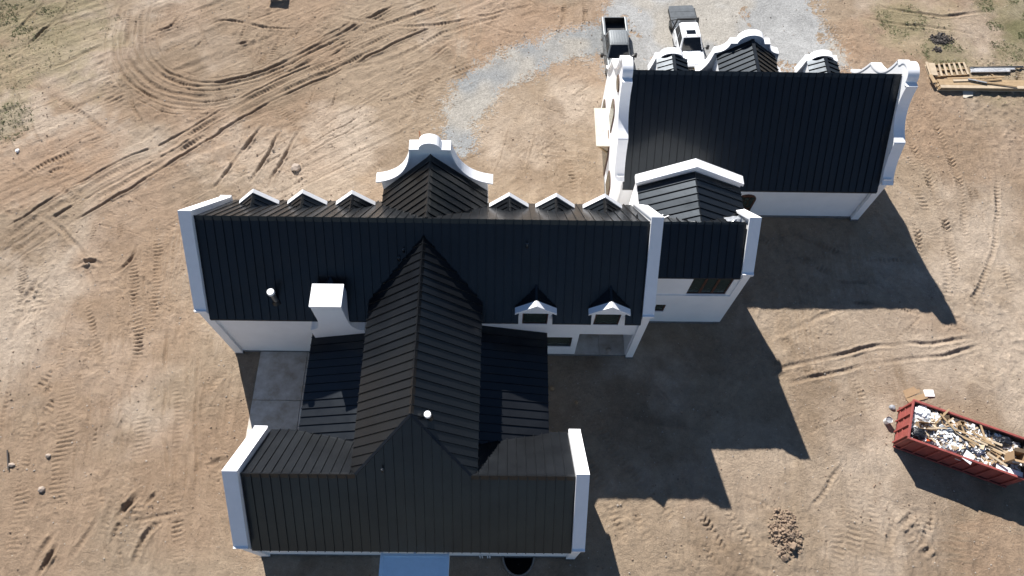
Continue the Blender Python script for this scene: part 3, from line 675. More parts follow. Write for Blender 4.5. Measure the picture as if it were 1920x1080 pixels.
H(MB().box(-12.80, 3.60, 4.25, 4.6, -.1, .12), 'foundation', 'found')
# ---- low side roofs of the cross wing
for sg, xe in ((-1, -11.22), (1, 2.52)):
    L_ = abs(xe - XC); z_top = 3.5 + .26 * (L_ - 2.9)
    f = (lambda sg, z_top: (lambda u, v: (XC + sg * (2.9 + v), u, z_top - .26 * v)))(sg, z_top)
    roof([(9.2, 0), (YN - .02, 0), (YN - .02, L_ - 2.9), (9.2, L_ - 2.9)], f, .46)
    H(MB().box(min(xe, xe - sg * .16), max(xe, xe - sg * .16), 10.3, YN - .03, 3.12, 3.36), 'fascia_beam', 'stucco')
    if sg < 0:
        for y in (11.2, 13.6, 15.9): H(MB().box(xe + .02, xe + .2, y - .09, y + .09, .1, 3.12), 'post', 'stucco')
    else:
        H(MB().box(xe - .3, xe - .05, 10.2, YN, .1, 3.12), 'wall', 'stucco')
# ---- chimney with flared foot
xc = -9.48
prof = bez((xc + 1.52, 4.72), (xc + .86, 4.85), (xc + .82, 6.05), 8)
left = [(2 * xc - x, z) for x, z in prof][::-1]
ch = H(MB().prism([(xc - 1.52, 3.3), (xc + 1.52, 3.3)] + prof + left, 'y', 15.8, 16.38), 'chimney', 'stucco')
def sub(parent, mb, name, m, **k):
    o = mb.build(name, m, None, **k); o.parent = parent; return o
sub(ch, MB().box(xc - .818, xc + .818, 16.381, 17.1, 5.6, 7.8), 'chimney_stack', 'stucco')
sub(ch, MB().box(xc - .818, xc + .818, 15.802, 16.38, 6.05, 7.8), 'chimney_stack', 'stucco')
sub(ch, MB().box(xc - .85, xc + .85, 15.77, 17.13, 7.8, 7.95), 'chimney_cap', 'coping')
cr = MB().add([(xc + .3, 17.1, 7.6), (xc - .25, 17.1, 7.6), (xc + .02, 17.75, 7.72), (xc - .8, 17.1, 7.05), (xc + .8, 17.1, 7.05)], [(0, 1, 2), (1, 3, 2), (4, 0, 2)])
sub(ch, cr, 'cricket', 'roof')

# ---- curved north gable of the main block
XN = -4.2
def symmetric(half, xc):                       # half: outline from centre outwards (dx, z)
    return [(xc - a, b) for a, b in half[::-1]] + [(xc + a, b) for a, b in half if a > 1e-6]
def arc(r, zb, h, n=14): return [(r * math.sin(t), zb + h * math.cos(t)) for t in [math.pi / 2 * i / n for i in range(n + 1)]]
half = arc(.60, 10.68, .54) + [(1.14, 10.66)] + bez((1.16, 10.4), (1.5, 7.85), (3.42, 7.56), 18)
def curved_parapet(add, half, xc, y0, y1, zbase, wx, th=.12, over=.07, sweep='y'):
    out = symmetric(half, xc)
    inner = [(p[0], p[1] - .04) for p in out if abs(p[0] - xc) <= wx + .01]
    wall = MB().prism([(xc - wx, zbase)] + [(xc - wx, inner[0][1])] + inner + [(xc + wx, inner[-1][1]), (xc + wx, zbase)], sweep, y0, y1)
    add(wall, 'parapet_wall', 'stucco')
    add(MB().ribbon(out, sweep, y0 - over, y1 + over, th), 'coping', 'coping')
curved_parapet(H, half, XN, 24.1, 24.62, .12, 3.1)
for sg in (-1, 1):
    roof([(YR, 0), (24.1, 0), (24.1, 3.1), (23.01, 3.1)], slope_y(XN, ZR, S1, sg), .452)
    H(MB().box(XN + sg * 2.95 - .12, XN + sg * 2.95 + .12, 23.4, 24.1, .12, 6.65), 'wall', 'stucco')
    H(MB().bar((XN, YR + .05, ZR + .01), (XN + sg * 3.1, 23.01, ZR - S1 * 3.1 + .02), .22, .03), 'valley_trim', 'roof')
ridge_cap((XN, YR + .1, ZR), (XN, 24.1, ZR), .34)

# ---- gablets on the north slope
def gablet(x):
    zr, y1, hw, s = 8.05, 22.8, 1.15, 1.0
    y0 = YR + (ZR - zr) / S1; zl = zr - s * hw
    d = H(MB().prism([(x - hw + .12, zl - .25), (x + hw - .12, zl - .25), (x + hw - .12, zl + .05), (x, zr - .08), (x - hw + .12, zl + .05)], 'y', y1 + .02, y1 + .2), 'dormer', 'stucco')
    sub(d, MB().prism([(x - hw, zl - .02), (x - hw, zl + .09), (x, zr + .11), (x + hw, zl + .09), (x + hw, zl - .02), (x, zr - .02)], 'y', y1 - .02, y1 + .23), 'coping', 'coping')
    for sg in (-1, 1):
        mb = MB(); A = Vector((x, y0, zr)); B = Vector((x, y1, zr)); C_ = Vector((x + sg * hw, y1, zl)); D_ = Vector((x + sg * hw, y1 - .03, zl))
        mb.add([A, B, C_, D_], [(0, 1, 2, 3)])
        mb.add([p - Vector((0, 0, .1)) for p in (A, B, C_, D_)], [(3, 2, 1, 0)])
        for yy, k in ((y1 - .3, .72), (y1 - .62, .4)):
            mb.bar((x + sg * .1, yy, zr - .1 * s + .02), (x + sg * hw * k, yy, zr - s * hw * k + .02), .05, .06)
        sub(d, mb, 'roof_slope', 'roof')
    ridge_cap((x, y0 + .02, zr - .01), (x, y1 - .05, zr - .01), .24, .05, add=lambda mb, n, m: sub(d, mb, n, m))
for x in (-14.4, -11.6, -8.78, .18, 2.88, 5.66): gablet(x)

# ---- wall dormers on the south slope
def wall_dormer(x):
    zr, s, hw = 7.37, .8, 1.1; yr_ = YR - (ZR - zr) / S1; zl = zr - s * hw; yl = YR - (ZR - zl) / S1
    d = H(wall_holes(MB(), 'x', x - .86, x + .86, 5.9, 6.5, YN, YN + .3, [(x - .72, x + .72, 5.9, 6.38)]), 'dormer', 'stucco')
    mb = MB()
    for sg in (-1, 1): mb.box(x + sg * .86 - .07, x + sg * .86 + .07, YN + .01, 17.0, 5.6, 6.5)
    sub(d, mb, 'dormer_cheek', 'stucco')
    sub(d, MB().prism([(x - hw + .06, zl - .02), (x + hw - .06, zl - .02), (x + hw - .06, zl + .02), (x, zr), (x - hw + .06, zl + .02)], 'y', 16.2, 16.45), 'gable_face', 'stucco')
    sub(d, MB().prism([(x - hw - .05, zl - .1), (x - hw - .05, zl + .08), (x, zr + .14), (x + hw + .05, zl + .08), (x + hw + .05, zl - .1), (x, zr - .04)], 'y', 16.15, 16.5), 'coping', 'coping')
    for sg in (-1, 1):
        q = [Vector((x, yr_, zr + .02)), Vector((x, 16.44, zr + .02)), Vector((x + sg * hw, 16.44, zl + .02)), Vector((x + sg * hw, yl + .04, zl + .02))]
        mb = MB().add(q + [p - Vector((0, 0, .1)) for p in q], [(0, 1, 2, 3), (7, 6, 5, 4), (0, 4, 5, 1), (1, 5, 6, 2), (2, 6, 7, 3), (3, 7, 4, 0)])
        mb.bar((x + sg * .12, 16.75, zr - .1 + .04), (x + sg * .8, 16.75, zr - .8 * s + .04), .045, .05)
        sub(d, mb, 'roof_slope', 'roof')
    sub(d, MB().bar((x, yr_ + .05, zr + .05), (x, 16.46, zr + .05), .12, .08), 'ridge_cap', 'roof')
    hp(window(None, 'x', x - .72, x + .72, 4.74, 6.38, YN + .04, 1, 1, 'wood_frame', .06))
for x in D_S: wall_dormer(x)

# ---- east annex and its link wing
YA, ZA, SA = 20.92, 8.55, 0.95
gable_end(H, 13.5, 13.93, 13.38, 14.03, YA, 9.14, 18.77, 6.76, .1)
awin = (10.84, 13.18, 3.95, 6.12); swin = (9.32, 9.95, 1.6, 2.62)
H(wall_holes(MB(), 'x', 8.10, 13.5, 3.9, 6.45, 18.74, 19.0, [awin]), 'wall', 'stucco')
H(wall_holes(MB(), 'x', 8.10, 13.5, .12, 3.9, 18.66, 19.0, [swin]), 'wall', 'stucco')
H(MB().box(8.1, 13.52, 18.6, 19.0, -.1, .12), 'foundation', 'found')
hp(window(None, 'x', *awin, 18.80, 1, 3)); hp(window(None, 'x', *swin, 18.72, 1, 1))
roof([(8.28, 18.6), (13.38, 18.6), (13.38, YA), (8.28, YA)], slope_x(YA, ZA, SA), .478)
roof([(8.28, YA), (13.38, YA), (13.38, 23.2), (8.28, 23.2)], slope_x(YA, ZA, -SA), .478)
ridge_cap((8.28, YA, ZA), (13.38, YA, ZA), .26, .06)
XW, SW = 10.87, .5
for sg in (-1, 1):
    roof([(YA, 0), (24.35, 0), (24.35, 3.06), (YA + SW * 3.06 / SA, 3.06)], slope_y(XW, ZA, SW, sg), .46)
    H(MB().box(XW + sg * 2.96 - .12, XW + sg * 2.96 + .12, 22.4, 24.35, .12, 6.95), 'wall', 'stucco')
ridge_cap((XW, YA + .1, ZA), (XW, 24.35, ZA), .36, .05)
H(MB().prism([(XW - 3.08, .12), (XW + 3.08, .12), (XW + 3.08, 7.2), (XW, 8.78), (XW - 3.08, 7.2)], 'y', 24.4, 24.86), 'parapet_wall', 'stucco')
H(MB().prism([(XW - 3.2, 7.16), (XW - 3.2, 7.4), (XW, 9.05), (XW + 3.2, 7.4), (XW + 3.2, 7.16), (XW, 8.8)], 'y', 24.34, 24.93), 'coping', 'coping')

# ---- pipes through the roofs
def vent(p, r, h, m, cap=True):
    v = H(MB().cyl(p - Vector((0, 0, .3)), p + Vector((0, 0, h)), r, n=16), 'vent_pipe', 'galv', smooth=False)
    sub(v, MB().cyl(p - Vector((0, 0, .12)), p + Vector((0, 0, .08)), r * 2.0, r * 1.15, n=16), 'flashing', 'roof')
    if cap: sub(v, MB().cyl(p + Vector((0, 0, h)), p + Vector((0, 0, h + .16)), r * 1.5, r * 1.35, n=18), 'rain_cap', m)
    else: sub(v, MB().cyl(p + Vector((0, 0, h)), p + Vector((0, 0, h + .04)), r * .7, n=12), 'opening', 'dark')
    return v
vent(Vector((-12.55, 16.72, 6.6)), .14, 1.0, 'pvc')
vent(Vector((-3.59, 9.64, 8.78)), .12, .35, 'pvc')
for p in ((1.15, 18.96, 9.06), (-5.81, 7.44, 7.1), (7.2, 21.0, 8.9)): vent(Vector(p), .055, .3, 'pvc', False)
for p in ((-5.44, 18.72, 8.8), (-5.7, 18.4, 8.45)): vent(Vector(p), .05, .22, 'pvc', False)
# ---- flat blue-white entrance hood on the south side
pt = H(MB().box(-6.25, -2.7, 1.6, 4.08, 2.72, 2.96), 'portico_roof', 'entrance_hood')
rim = MB(); rim.box(-6.25, -6.09, 1.6, 4.08, 2.96, 3.02); rim.box(-2.86, -2.7, 1.6, 4.08, 2.96, 3.02); rim.box(-6.09, -2.86, 1.6, 1.75, 2.96, 3.02); rim.box(-6.09, -2.86, 3.94, 4.08, 2.96, 3.02)
sub(pt, rim, 'rim', 'entrance_hood')
for x in (-6.2, -4.5, -2.75): sub(pt, MB().box(x - .06, x + .06, 4.08, 4.3, 2.8, 2.98), 'bracket', 'coping')
for x in (-6.05, -2.9): sub(pt, MB().box(x - .13, x + .13, 1.75, 2.01, .1, 2.72), 'column', 'stucco')
for x in (-1.18, -1.06, -.76, -.64):
    H(MB().cyl((x, 4.2, .05), (x, 4.2, 1.05 + .06 * (x > -1)), .035, n=10), 'line_set_pipe', 'pvc')

# ------------------------------------------------------------------ garage
garage = empty('garage', (15.8, 31.2, 0)); GLc = Vector((15.8, 31.2, 0))
tag(garage, 'detached white garage with black metal roof and scrolled curving parapet gables', 'garage')
def K(mb, name, m, **k):
    o = mb.build(name, m, None, **k); o.parent = garage; o.matrix_parent_inverse = Matrix.Translation(-GLc); return o
GY, GZ = 31.23, 9.32
def groof(poly, f, sp):
    us = [Vector(f(*p)) for p in poly]; k = len(us)
    mb = MB().add([p - Vector((0, 0, .02)) for p in us] + [p - Vector((0, 0, .14)) for p in us],
                  [tuple(range(k)), tuple(range(k, 2 * k))[::-1]] + [(j, k + j, k + (j + 1) % k, (j + 1) % k) for j in range(k)])
    o = K(mb, 'roof', 'deck')
    roof_panels(o, poly, f, sp)
groof([(7.55, 26.33), (24.1, 26.33), (24.1, GY), (7.55, GY)], slope_x(GY, GZ, S1), .478)
groof([(7.55, GY), (24.1, GY), (24.1, 36.1), (7.55, 36.1)], slope_x(GY, GZ, -S1), .478)
ridge_cap((7.55, GY, GZ), (24.1, GY, GZ), add=K)
door = (15.55, 16.85, .12, 2.05)
wmb = wall_holes(MB(), 'x', 7.55, 24.1, .12, 3.95, 26.87, 27.15, [door])
K(wmb, 'wall', 'stucco'); K(MB().box(7.55, 24.1, 35.3, 35.58, .12, 3.95), 'wall', 'stucco')
K(MB().box(7.5, 24.15, 26.80, 27.15, -.1, .12), 'foundation', 'found')
# arched wooden door
dr = K(MB().prism([(15.55, .12), (16.85, .12), (16.85, 2.05)] + [(16.2 + .65 * math.cos(t), 2.05 + .62 * math.sin(t)) for t in [math.pi * i / 10 for i in range(1, 10)]] + [(15.55, 2.05)], 'y', 26.80, 26.95), 'door', 'wood_frame')
for i in range(3):
    for j in range(3):
        sub(dr, MB().box(15.68 + i * .36, 15.98 + i * .36, 26.775, 26.80, 1.2 + j * .42, 1.55 + j * .42), 'pane', 'glass')
sub(dr, MB().box(16.72, 16.78, 26.75, 26.80, 1.0, 1.2), 'handle', 'black')
# scrolled end gables
GC = 31.28
halfG = arc(.75, 9.45, .62) + [(1.08, 9.45)] + bez((1.1, 9.4), (1.42, 7.35), (3.3, 6.92), 16) + bez((3.36, 6.86), (3.95, 5.1), (4.9, 4.62), 8)
oval = [(GC + .55, 7.7)]
for (x0, x1, c0, c1) in ((7.05, 7.5, 6.9, 7.53), (24.13, 24.62, 24.1, 24.8)):
    out = symmetric(halfG, GC); wx = 4.66
    inner = [(p[0], p[1] - .05) for p in out if abs(p[0] - GC) <= wx]
    K(MB().prism([(GC - wx, .12), (GC - wx, inner[0][1])] + inner + [(GC + wx, inner[-1][1]), (GC + wx, .12)], 'x', x0, x1), 'gable_wall', 'stucco')
    K(MB().ribbon(out, 'x', c0, c1, .14), 'coping', 'coping')
    K(MB().box(x0 - .04, x1 + .04, GC - wx - .04, GC + wx + .04, -.1, .12), 'foundation', 'found')
# west face: oval light, arched window pair, doors
def west_opening(poly, name='window'):
    cy = sum(p[0] for p in poly) / len(poly); cz = sum(p[1] for p in poly) / len(poly)
    o = K(MB().prism([(cy + (a - cy) * 1.12, cz + (b - cz) * 1.08) for a, b in poly], 'x', 6.99, 7.06), name, 'wood_frame')
    sub(o, MB().prism(poly, 'x', 6.97, 6.995), 'pane', 'glass'); return o
west_opening([(31.8 + .55 * math.cos(t), 7.6 + .42 * math.sin(t)) for t in [2 * math.pi * i / 20 for i in range(20)]])
def arched(y0, y1, z0, z1):
    c, r_ = (y0 + y1) / 2, (y1 - y0) / 2
    return [(y0, z0), (y1, z0), (y1, z1)] + [(c + r_ * math.cos(t), z1 + r_ * .7 * math.sin(t)) for t in [math.pi * i / 10 for i in range(1, 10)]] + [(y0, z1)]
west_opening(arched(31.0, 32.3, 3.9, 5.4)); west_opening(arched(34.0, 35.2, .7, 2.1)); west_opening(arched(27.6, 28.9, .7, 2.1))
west_opening(arched(30.2, 32.6, .2, 2.2), 'door')
ply = K(MB().box(6.12, 7.04, 30.4, 33.7, 2.98, 3.06), 'canopy', 'ply')
ply['label'] = 'raw plywood sheet covering the small canopy on the west wall'
sub(ply, MB().box(6.2, 7.03, 30.5, 33.6, 2.78, 2.98), 'canopy_frame', 'wood')
for y in (30.55, 33.5): sub(ply, MB().bar((6.3, y, 2.8), (7.04, y, 2.1), .09, .09), 'bracket', 'wood')

# dormers with scrolled fronts on the north slope
def scroll_dormer(xc, zr, s, hw, halfo, y0=35.0, th=.45):
    yb = GY + (GZ - zr) / S1; zl = zr - s * hw; yl = GY + (GZ - zl) / S1
    out = symmetric(halfo, xc)
    inner = [(p[0], p[1] - .05) for p in out]
    zb = min(p[1] for p in out) - .6
    d = K(MB().prism([(inner[0][0] + .12, zb)] + [(inner[0][0] + .12, inner[0][1])] + inner[1:-1] + [(inner[-1][0] - .12, inner[-1][1]), (inner[-1][0] - .12, zb)], 'y', y0, y0 + th), 'dormer', 'stucco')
    sub(d, MB().ribbon(out, 'y', y0 - .04, y0 + th + .05, .1), 'coping', 'coping')
    for sg in (-1, 1):
        f = slope_y(xc, zr, s, sg)
        roof_panels(d, [(yb, 0), (y0, 0), (y0, hw), (min(yl, y0 - .05), hw)], f, .44)
        sub(d, MB().box(xc + sg * (hw - .1) - .05, xc + sg * (hw - .1) + .05, min(yl, y0 - .3) - .9, y0, zl - 1.2, zl - .03), 'dormer_cheek', 'stucco')
    sub(d, MB().bar((xc, yb - .05, zr + .04), (xc, y0 - .02, zr + .04), .2, .07), 'ridge_cap', 'roof')
small = arc(.75, 6.62, .46) + [(1.06, 6.6), (1.16, 6.1), (1.35, 5.4)]
big = arc(.86, 8.04, .7) + [(1.28, 8.03)] + bez((1.3, 7.95), (1.4, 7.3), (2.12, 7.2), 6) + bez((2.15, 7.1), (2.3, 5.7), (2.95, 5.35), 7)
scroll_dormer(10.95, 7.0, .44, 1.02, small); scroll_dormer(21.05, 7.0, .44, 1.02, small)
scroll_dormer(15.8, 8.35, .72, 1.95, big)
# ------------------------------------------------------------------ vehicles
def loft(sections, n=5):
    """sections: (y, half width low, half width high, z0, z1, corner radius) -> closed skin"""
    rings = []
    for (y, a, b, z0, z1, r) in sections:
        ring = []
        for cx, cz, t0 in ((a - r, z0 + r, -90), (b - r, z1 - r, 0), (-b + r, z1 - r, 90), (-a + r, z0 + r, 180)):
            for i in range(n): t = math.radians(t0 + 90 * i / (n - 1)); ring.append((cx + r * math.cos(t), y, cz + r * math.sin(t)))
        rings.append(ring)
    k = len(rings[0]); mb = MB(); v = [p for r_ in rings for p in r_]; f = []
    for i in range(len(rings) - 1):
        for j in range(k): f.append((i * k + j, i * k + (j + 1) % k, (i + 1) * k + (j + 1) % k, (i + 1) * k + j))
    f += [tuple(range(k)), tuple(range((len(rings) - 1) * k, len(rings) * k))[::-1]]
    return mb.add(v, f)
def quad(*p, th=.012):
    P = [Vector(q) for q in p]; n = (P[1] - P[0]).cross(P[2] - P[0]).normalized() * th; k = len(P)
    return MB().add([q + n for q in P] + [q - n for q in P], [tuple(range(k)), tuple(range(k, 2 * k))[::-1]] + [(i, k + i, k + (i + 1) % k, (i + 1) % k) for i in range(k)])
def wheel(root, x, y, r=.41, wd=.27):
    s = 1 if x > 0 else -1
    t = MB(); N = 24; prof = [(0, r * .62), (.02, r * .93), (.06, r), (wd - .06, r), (wd - .02, r * .93), (wd, r * .62)]
    v = [(x - s * d, y + rr * math.cos(2 * math.pi * i / N), r + rr * math.sin(2 * math.pi * i / N)) for d, rr in prof for i in range(N)]
    t.add(v, [(a * N + i, a * N + (i + 1) % N, (a + 1) * N + (i + 1) % N, (a + 1) * N + i) for a in range(len(prof) - 1) for i in range(N)])
    o = t.build('wheel', 'rubber', root, smooth=True)
    h = MB().cyl((x - s * .05, y, r), (x - s * .1, y, r), r * .62, n=20)
    for i in range(6):
        a = math.pi / 3 * i; h.bar((x - s * .035, y, r), (x - s * .035, y + r * .58 * math.cos(a), r + r * .58 * math.sin(a)), .08, .03)
    h.build('rim', 'galv', o)
def pickup(name, label, rear, mir, paint, flat_bed):
    rear, mir = Vector(rear), Vector(mir); d = (rear - mir); d.z = 0; d.normalize()      # +y local points to the rear
    L = 6.5 if flat_bed else 5.95
    org = rear - d * L; rz = math.atan2(-d.x, d.y)
    t = empty(name, (org.x, org.y, 0.0), rz); tag(t, label, 'pickup truck', 'pickup trucks parked on the gravel')
    yc = 3.95 if flat_bed else 3.9
    loft([(0.02, .82, .80, .62, .92, .06), (.12, .93, .90, .5, 1.05, .1), (.5, .97, .93, .45, 1.10, .12), (1.3, .98, .95, .42, 1.16, .12), (1.62, .98, .95, .42, 1.18, .1), (yc, .98, .95, .42, 1.16, .1)]).build('body', paint, t, smooth=True)
    # raised hood centre with side creases
    loft([(.2, .62, .58, 1.02, 1.09, .03), (.8, .70, .64, 1.05, 1.155, .04), (1.45, .76, .70, 1.1, 1.215, .04)]).build('hood', paint, t, smooth=True)
    for s in (-1, 1): MB().bar((s * .72, .25, 1.095), (s * .8, 1.5, 1.2), .012, .012).build('panel_gap', 'black', t)
    # greenhouse
    rt0, rt1, zb, zt, bw, tw = 2.25, yc - .18, 1.14, 1.86, .93, .70
    g = MB(); v = [(-bw, 1.5, zb), (bw, 1.5, zb), (bw, yc, zb), (-bw, yc, zb), (-tw, rt0, zt), (tw, rt0, zt), (tw, rt1, zt), (-tw, rt1, zt)]
    g.add(v, [(0, 1, 2, 3), (4, 5, 6, 7), (0, 1, 5, 4), (1, 2, 6, 5), (2, 3, 7, 6), (3, 0, 4, 7)])
    g.build('cab', paint, t, bevel=.05, smooth=False)
    loft([(rt0 - .03, tw - .06, tw - .12, zt - .03, zt + .015, .02), (rt0 + .12, tw, tw - .06, zt - .03, zt + .045, .035), (rt1 - .1, tw, tw - .06, zt - .03, zt + .045, .035), (rt1 + .02, tw - .06, tw - .12, zt - .03, zt + .015, .02)]).build('cab_roof', paint, t, smooth=True)
    def lerp(a, b, k): return [a[i] + (b[i] - a[i]) * k for i in range(3)]
    def face(A, B, C_, D_, u0, u1, w0, w1, nm, m='cargl', out=.012):
        def P(u, w_): return Vector(lerp(lerp(A, B, u), lerp(D_, C_, u), w_))
        q = [P(u0, w0), P(u1, w0), P(u1, w1), P(u0, w1)]; n = (q[1] - q[0]).cross(q[2] - q[0]).normalized()
        c = Vector((0, 3, 1.4));
        if (q[0] - c).dot(n) < 0: n = -n
        q = [p + n * out for p in q]
        return quad(*q, th=.012).build(nm, m, t)
    face(v[0], v[1], v[5], v[4], .06, .94, .06, .95, 'windshield')
    face(v[3], v[2], v[6], v[7], .1, .9, .15, .9, 'rear_window')
    for s, (a, b, c, e) in ((1, (v[1], v[2], v[6], v[5])), (-1, (v[0], v[3], v[7], v[4]))):
        face(a, b, c, e, .10, .50, .12, .86, 'side_window'); face(a, b, c, e, .55, .93, .12, .86, 'side_window')
        for y in (2.5, 3.4): MB().box(s * .985 - .012, s * .985 + .012, y, y + .16, .98, 1.02).build('door_handle', 'black' if not flat_bed else 'chrome', t)
        for y in (1.62, 2.72): MB().box(s * .968 - .01, s * .968 + .012, y, y + .012, .5, 1.12).build('panel_gap', 'black', t)
        m_ = MB(); m_.bar((s * .93, 1.72, 1.2), (s * 1.22, 1.76, 1.28), .05, .03); m_.bar((s * .93, 1.78, 1.12), (s * 1.22, 1.79, 1.16), .05, .03)
        mo = m_.build('mirror', 'black', t); loft([(1.68, .1, .09, 1.05, 1.38, .04), (1.82, .12, .11, 1.03, 1.4, .04)]).build('mirror_housing', 'black', mo).location.x = s * 1.3
        MB().box(s * .78 - .14, s * .78 + .14, -.01, .1, .78, .96).build('headlight', 'cargl' if not flat_bed else 'galv', t)
        MB().box(s * .9 - .1, s * .9 + .08, 1.75, yc - .3, .33, .38).build('step_bar', 'black', t)
    MB().box(-.62, .62, -.03, .06, .72, .98).build('grille', 'black', t)
    for z in (.78, .86, .94): MB().box(-.6, .6, -.045, -.03, z - .012, z + .012).build('grille_bar', 'chrome', t)
    loft([(-.16, .72, .72, .48, .66, .05), (-.06, .95, .95, .46, .7, .06), (.1, .97, .97, .46, .68, .06)]).build('front_bumper', 'chrome', t, smooth=True)
    MB().box(-.88, .88, 1.42, 1.62, 1.175, 1.2).build('wiper_cowl', 'black', t)
    for y in ((.98, 4.75) if not flat_bed else (.98, 5.15)):
        for s in (-1, 1): wheel(t, s * .97, y)
    MB().box(-.4, .4, .5, L - .3, .4, .55).build('chassis', 'black', t)
    if not flat_bed:
        b = MB(); z1 = 1.22
        for s in (-1, 1): b.add(*[(lambda mb: (mb.v, mb.f))(MB().box(min(s * .98, s * .80), max(s * .98, s * .80), yc + .02, L - .06, .45, z1))][0])
        b.box(-.8, .8, L - .14, L - .06, .55, z1 - .02); b.box(-.8, .8, yc + .02, yc + .1, .55, z1 + .02)
        b.build('bed_side', paint, t, bevel=.03)
        MB().box(-.8, .8, yc + .1, L - .14, .62, .68).build('bed_floor', 'black', t)
        lb = MB()
        for s in (-1, 1): lb.box(min(s * .795, s * .78), max(s * .795, s * .78), yc + .1, L - .14, .68, z1 - .04)
        lb.box(-.78, .78, L - .155, L - .14, .68, z1 - .05); lb.build('bed_liner', 'black', t)
        MB().box(-.9, .9, L - .06, L + .06, .5, .66).build('rear_bumper', 'chrome', t, bevel=.02)
        for i in range(7): MB().box(-.57 + i * .19 - .035, -.57 + i * .19 + .035, rt0 + .12, rt1 - .12, zt + .04, zt + .065).build('roof_rib', paint, t)
        for x, y, r_ in ((-.5, yc + .4, .14), (.1, yc + .6, .12)): MB().cyl((x, y, .68), (x, y, .95), r_, n=14).build('bed_bucket', 'pvc', t)
    else:
        dk = loft([(yc + .12, 1.05, 1.05, 1.02, 1.10, .02), (L - .35, 1.05, 1.05, 1.02, 1.10, .02), (L, .95, .95, 1.0, 1.08, .02)]).build('flatbed_deck', 'flatbed', t)
        for x in (-1.06, 1.06): MB().box(x - .02, x + .02, yc + .12, L - .35, .92, 1.12).build('rub_rail', 'black', dk)
        for y in (4.6, 5.2, 5.8): MB().box(-1.04, 1.04, y, y + .015, 1.1, 1.106).build('deck_seam', 'black', dk)
        MB().box(-.16, .16, 4.35, 4.62, 1.1, 1.13).build('hitch_hatch', 'black', dk)
        h = MB()
        for s in (-1, 1): h.bar((s * .98, yc + .16, 1.08), (s * .82, yc + .16, 1.92), .09, .09); h.bar((s * 1.0, yc + .9, 1.12), (s * .84, yc + .2, 1.85), .07, .07)
        h.bar((-.86, yc + .16, 1.92), (.86, yc + .16, 1.92), .1, .12)
        h.build('headache_rack', 'black', t)
        for i in range(6): MB().box(-.6, .6, yc + .14, yc + .18, 1.3 + i * .1, 1.33 + i * .1).build('rack_slat', 'black', t)
        loft([(4.5, .2, .2, .75, 1.0, .02), (5.8, .2, .2, .75, 1.0, .02)]).build('fender_box', 'flatbed', t)
        for s in (-1, 1): MB().cyl((s * .98, 4.72, .95), (s * .98, 5.58, .95), .04, n=8).build('fender_tube', 'black', t)
        MB().box(-.36, .36, 2.5, 2.92, zt + .042, zt + .06).build('sunroof', 'cargl', t, bevel=.008)
        for s in (-1, 1): MB().box(s * .45 - .03, s * .45 + .03, 2.3, 2.34, zt + .04, zt + .07).build('marker_light', 'orange', t)
        MB().box(-.07, .07, -.062, -.045, .84, .89).build('badge', 'gold', t)
        quad((-.62, 1.75, 1.2), (-.3, 1.75, 1.2), (-.3, 1.95, 1.25), (-.62, 1.95, 1.25)).build('dash_paper', 'cyan', t)
    return t
pickup('pickup_truck', 'silver grey pickup with an open dark bed and ribbed roof behind the garage corner', G(1151, 35, .95), G(1160, 102, 1.2), 'grey_paint', False)
pickup('flatbed_truck', 'white pickup with sunroof, black headache rack and bare grey flatbed', G(1276, 11, 1.05), G(1293, 78, 1.2), 'white_paint', True)

# ------------------------------------------------------------------ dumpster and its rubbish
DA = math.radians(-20.9); DO = Vector((23.35, 10.7, 0)); DL, DW, DH = 6.5, 2.42, 1.9
dp = empty('dumpster', DO, DA); tag(dp, 'long open red steel dumpster heaped with building rubbish', 'dumpster')
MB().box(0, DL, 0, DW, .12, .2).build('floor', 'rust', dp)
for y0, y1 in ((0, .05), (DW - .05, DW)): MB().box(.06, DL, y0, y1, .2, DH - .06).build('side_wall', 'red', dp)
MB().box(0, .06, 0, DW, .2, DH - .06).build('end_door', 'red', dp); MB().box(DL - .05, DL, .05, DW - .05, .2, DH - .06).build('end_wall', 'red', dp)
lin = MB(); lin.box(.062, DL - .052, .051, .058, .2, DH - .1); lin.box(.062, DL - .052, DW - .058, DW - .051, .2, DH - .1); lin.box(DL - .058, DL - .052, .058, DW - .058, .2, DH - .1); lin.build('inner_lining', 'rust', dp)
for y in (0, DW): MB().box(-.04, DL + .04, y - .06, y + .06, DH - .06, DH + .06).build('top_rail', 'red', dp, bevel=.015)
for x in (0, DL): MB().box(x - .06, x + .06, .06, DW - .06, DH - .05, DH + .05).build('top_rail', 'red', dp, bevel=.015)
for i in range(9):
    x = .4 + i * .72
    for y0, y1 in ((-.09, 0), (DW, DW + .09)): MB().box(x - .05, x + .05, y0, y1, .15, DH - .06).build('side_rib', 'red', dp, bevel=.012)
for i in range(4): MB().box(-.1, 0, .12 + i * .69, .22 + i * .69, .15, DH - .06).build('door_rib', 'red', dp, bevel=.012)
for z in (.5, 1.1): MB().box(-.05, -.001, .22, DW - .13, z - .04, z + .04).build('door_rail', 'red', dp)
for y in (-.11, DW + .05): MB().box(0, DL, y, y + .06, .12, .24).build('bottom_rail', 'red', dp)
for x in (.5, DL - .5):
    for y in (.3, DW - .3): MB().cyl((x, y - .1, .1), (x, y + .1, .1), .1, n=12).build('roller', 'black', dp)
MB().box(2.9, 3.25, -.012, -.004, 1.35, 1.42).build('tag_plate', 'pvc', dp)
DM = Matrix.Translation(DO) @ Matrix.Rotation(DA, 4, 'Z')
def dz(x, y):   # height of the heap inside the box
    return 1.5 + .4 * math.exp(-((x - 2.6) / 2.0) ** 2 - ((y - 1.2) / 1.1) ** 2) + .12 * math.sin(3 * x + 2 * y)
R = random.Random(21)
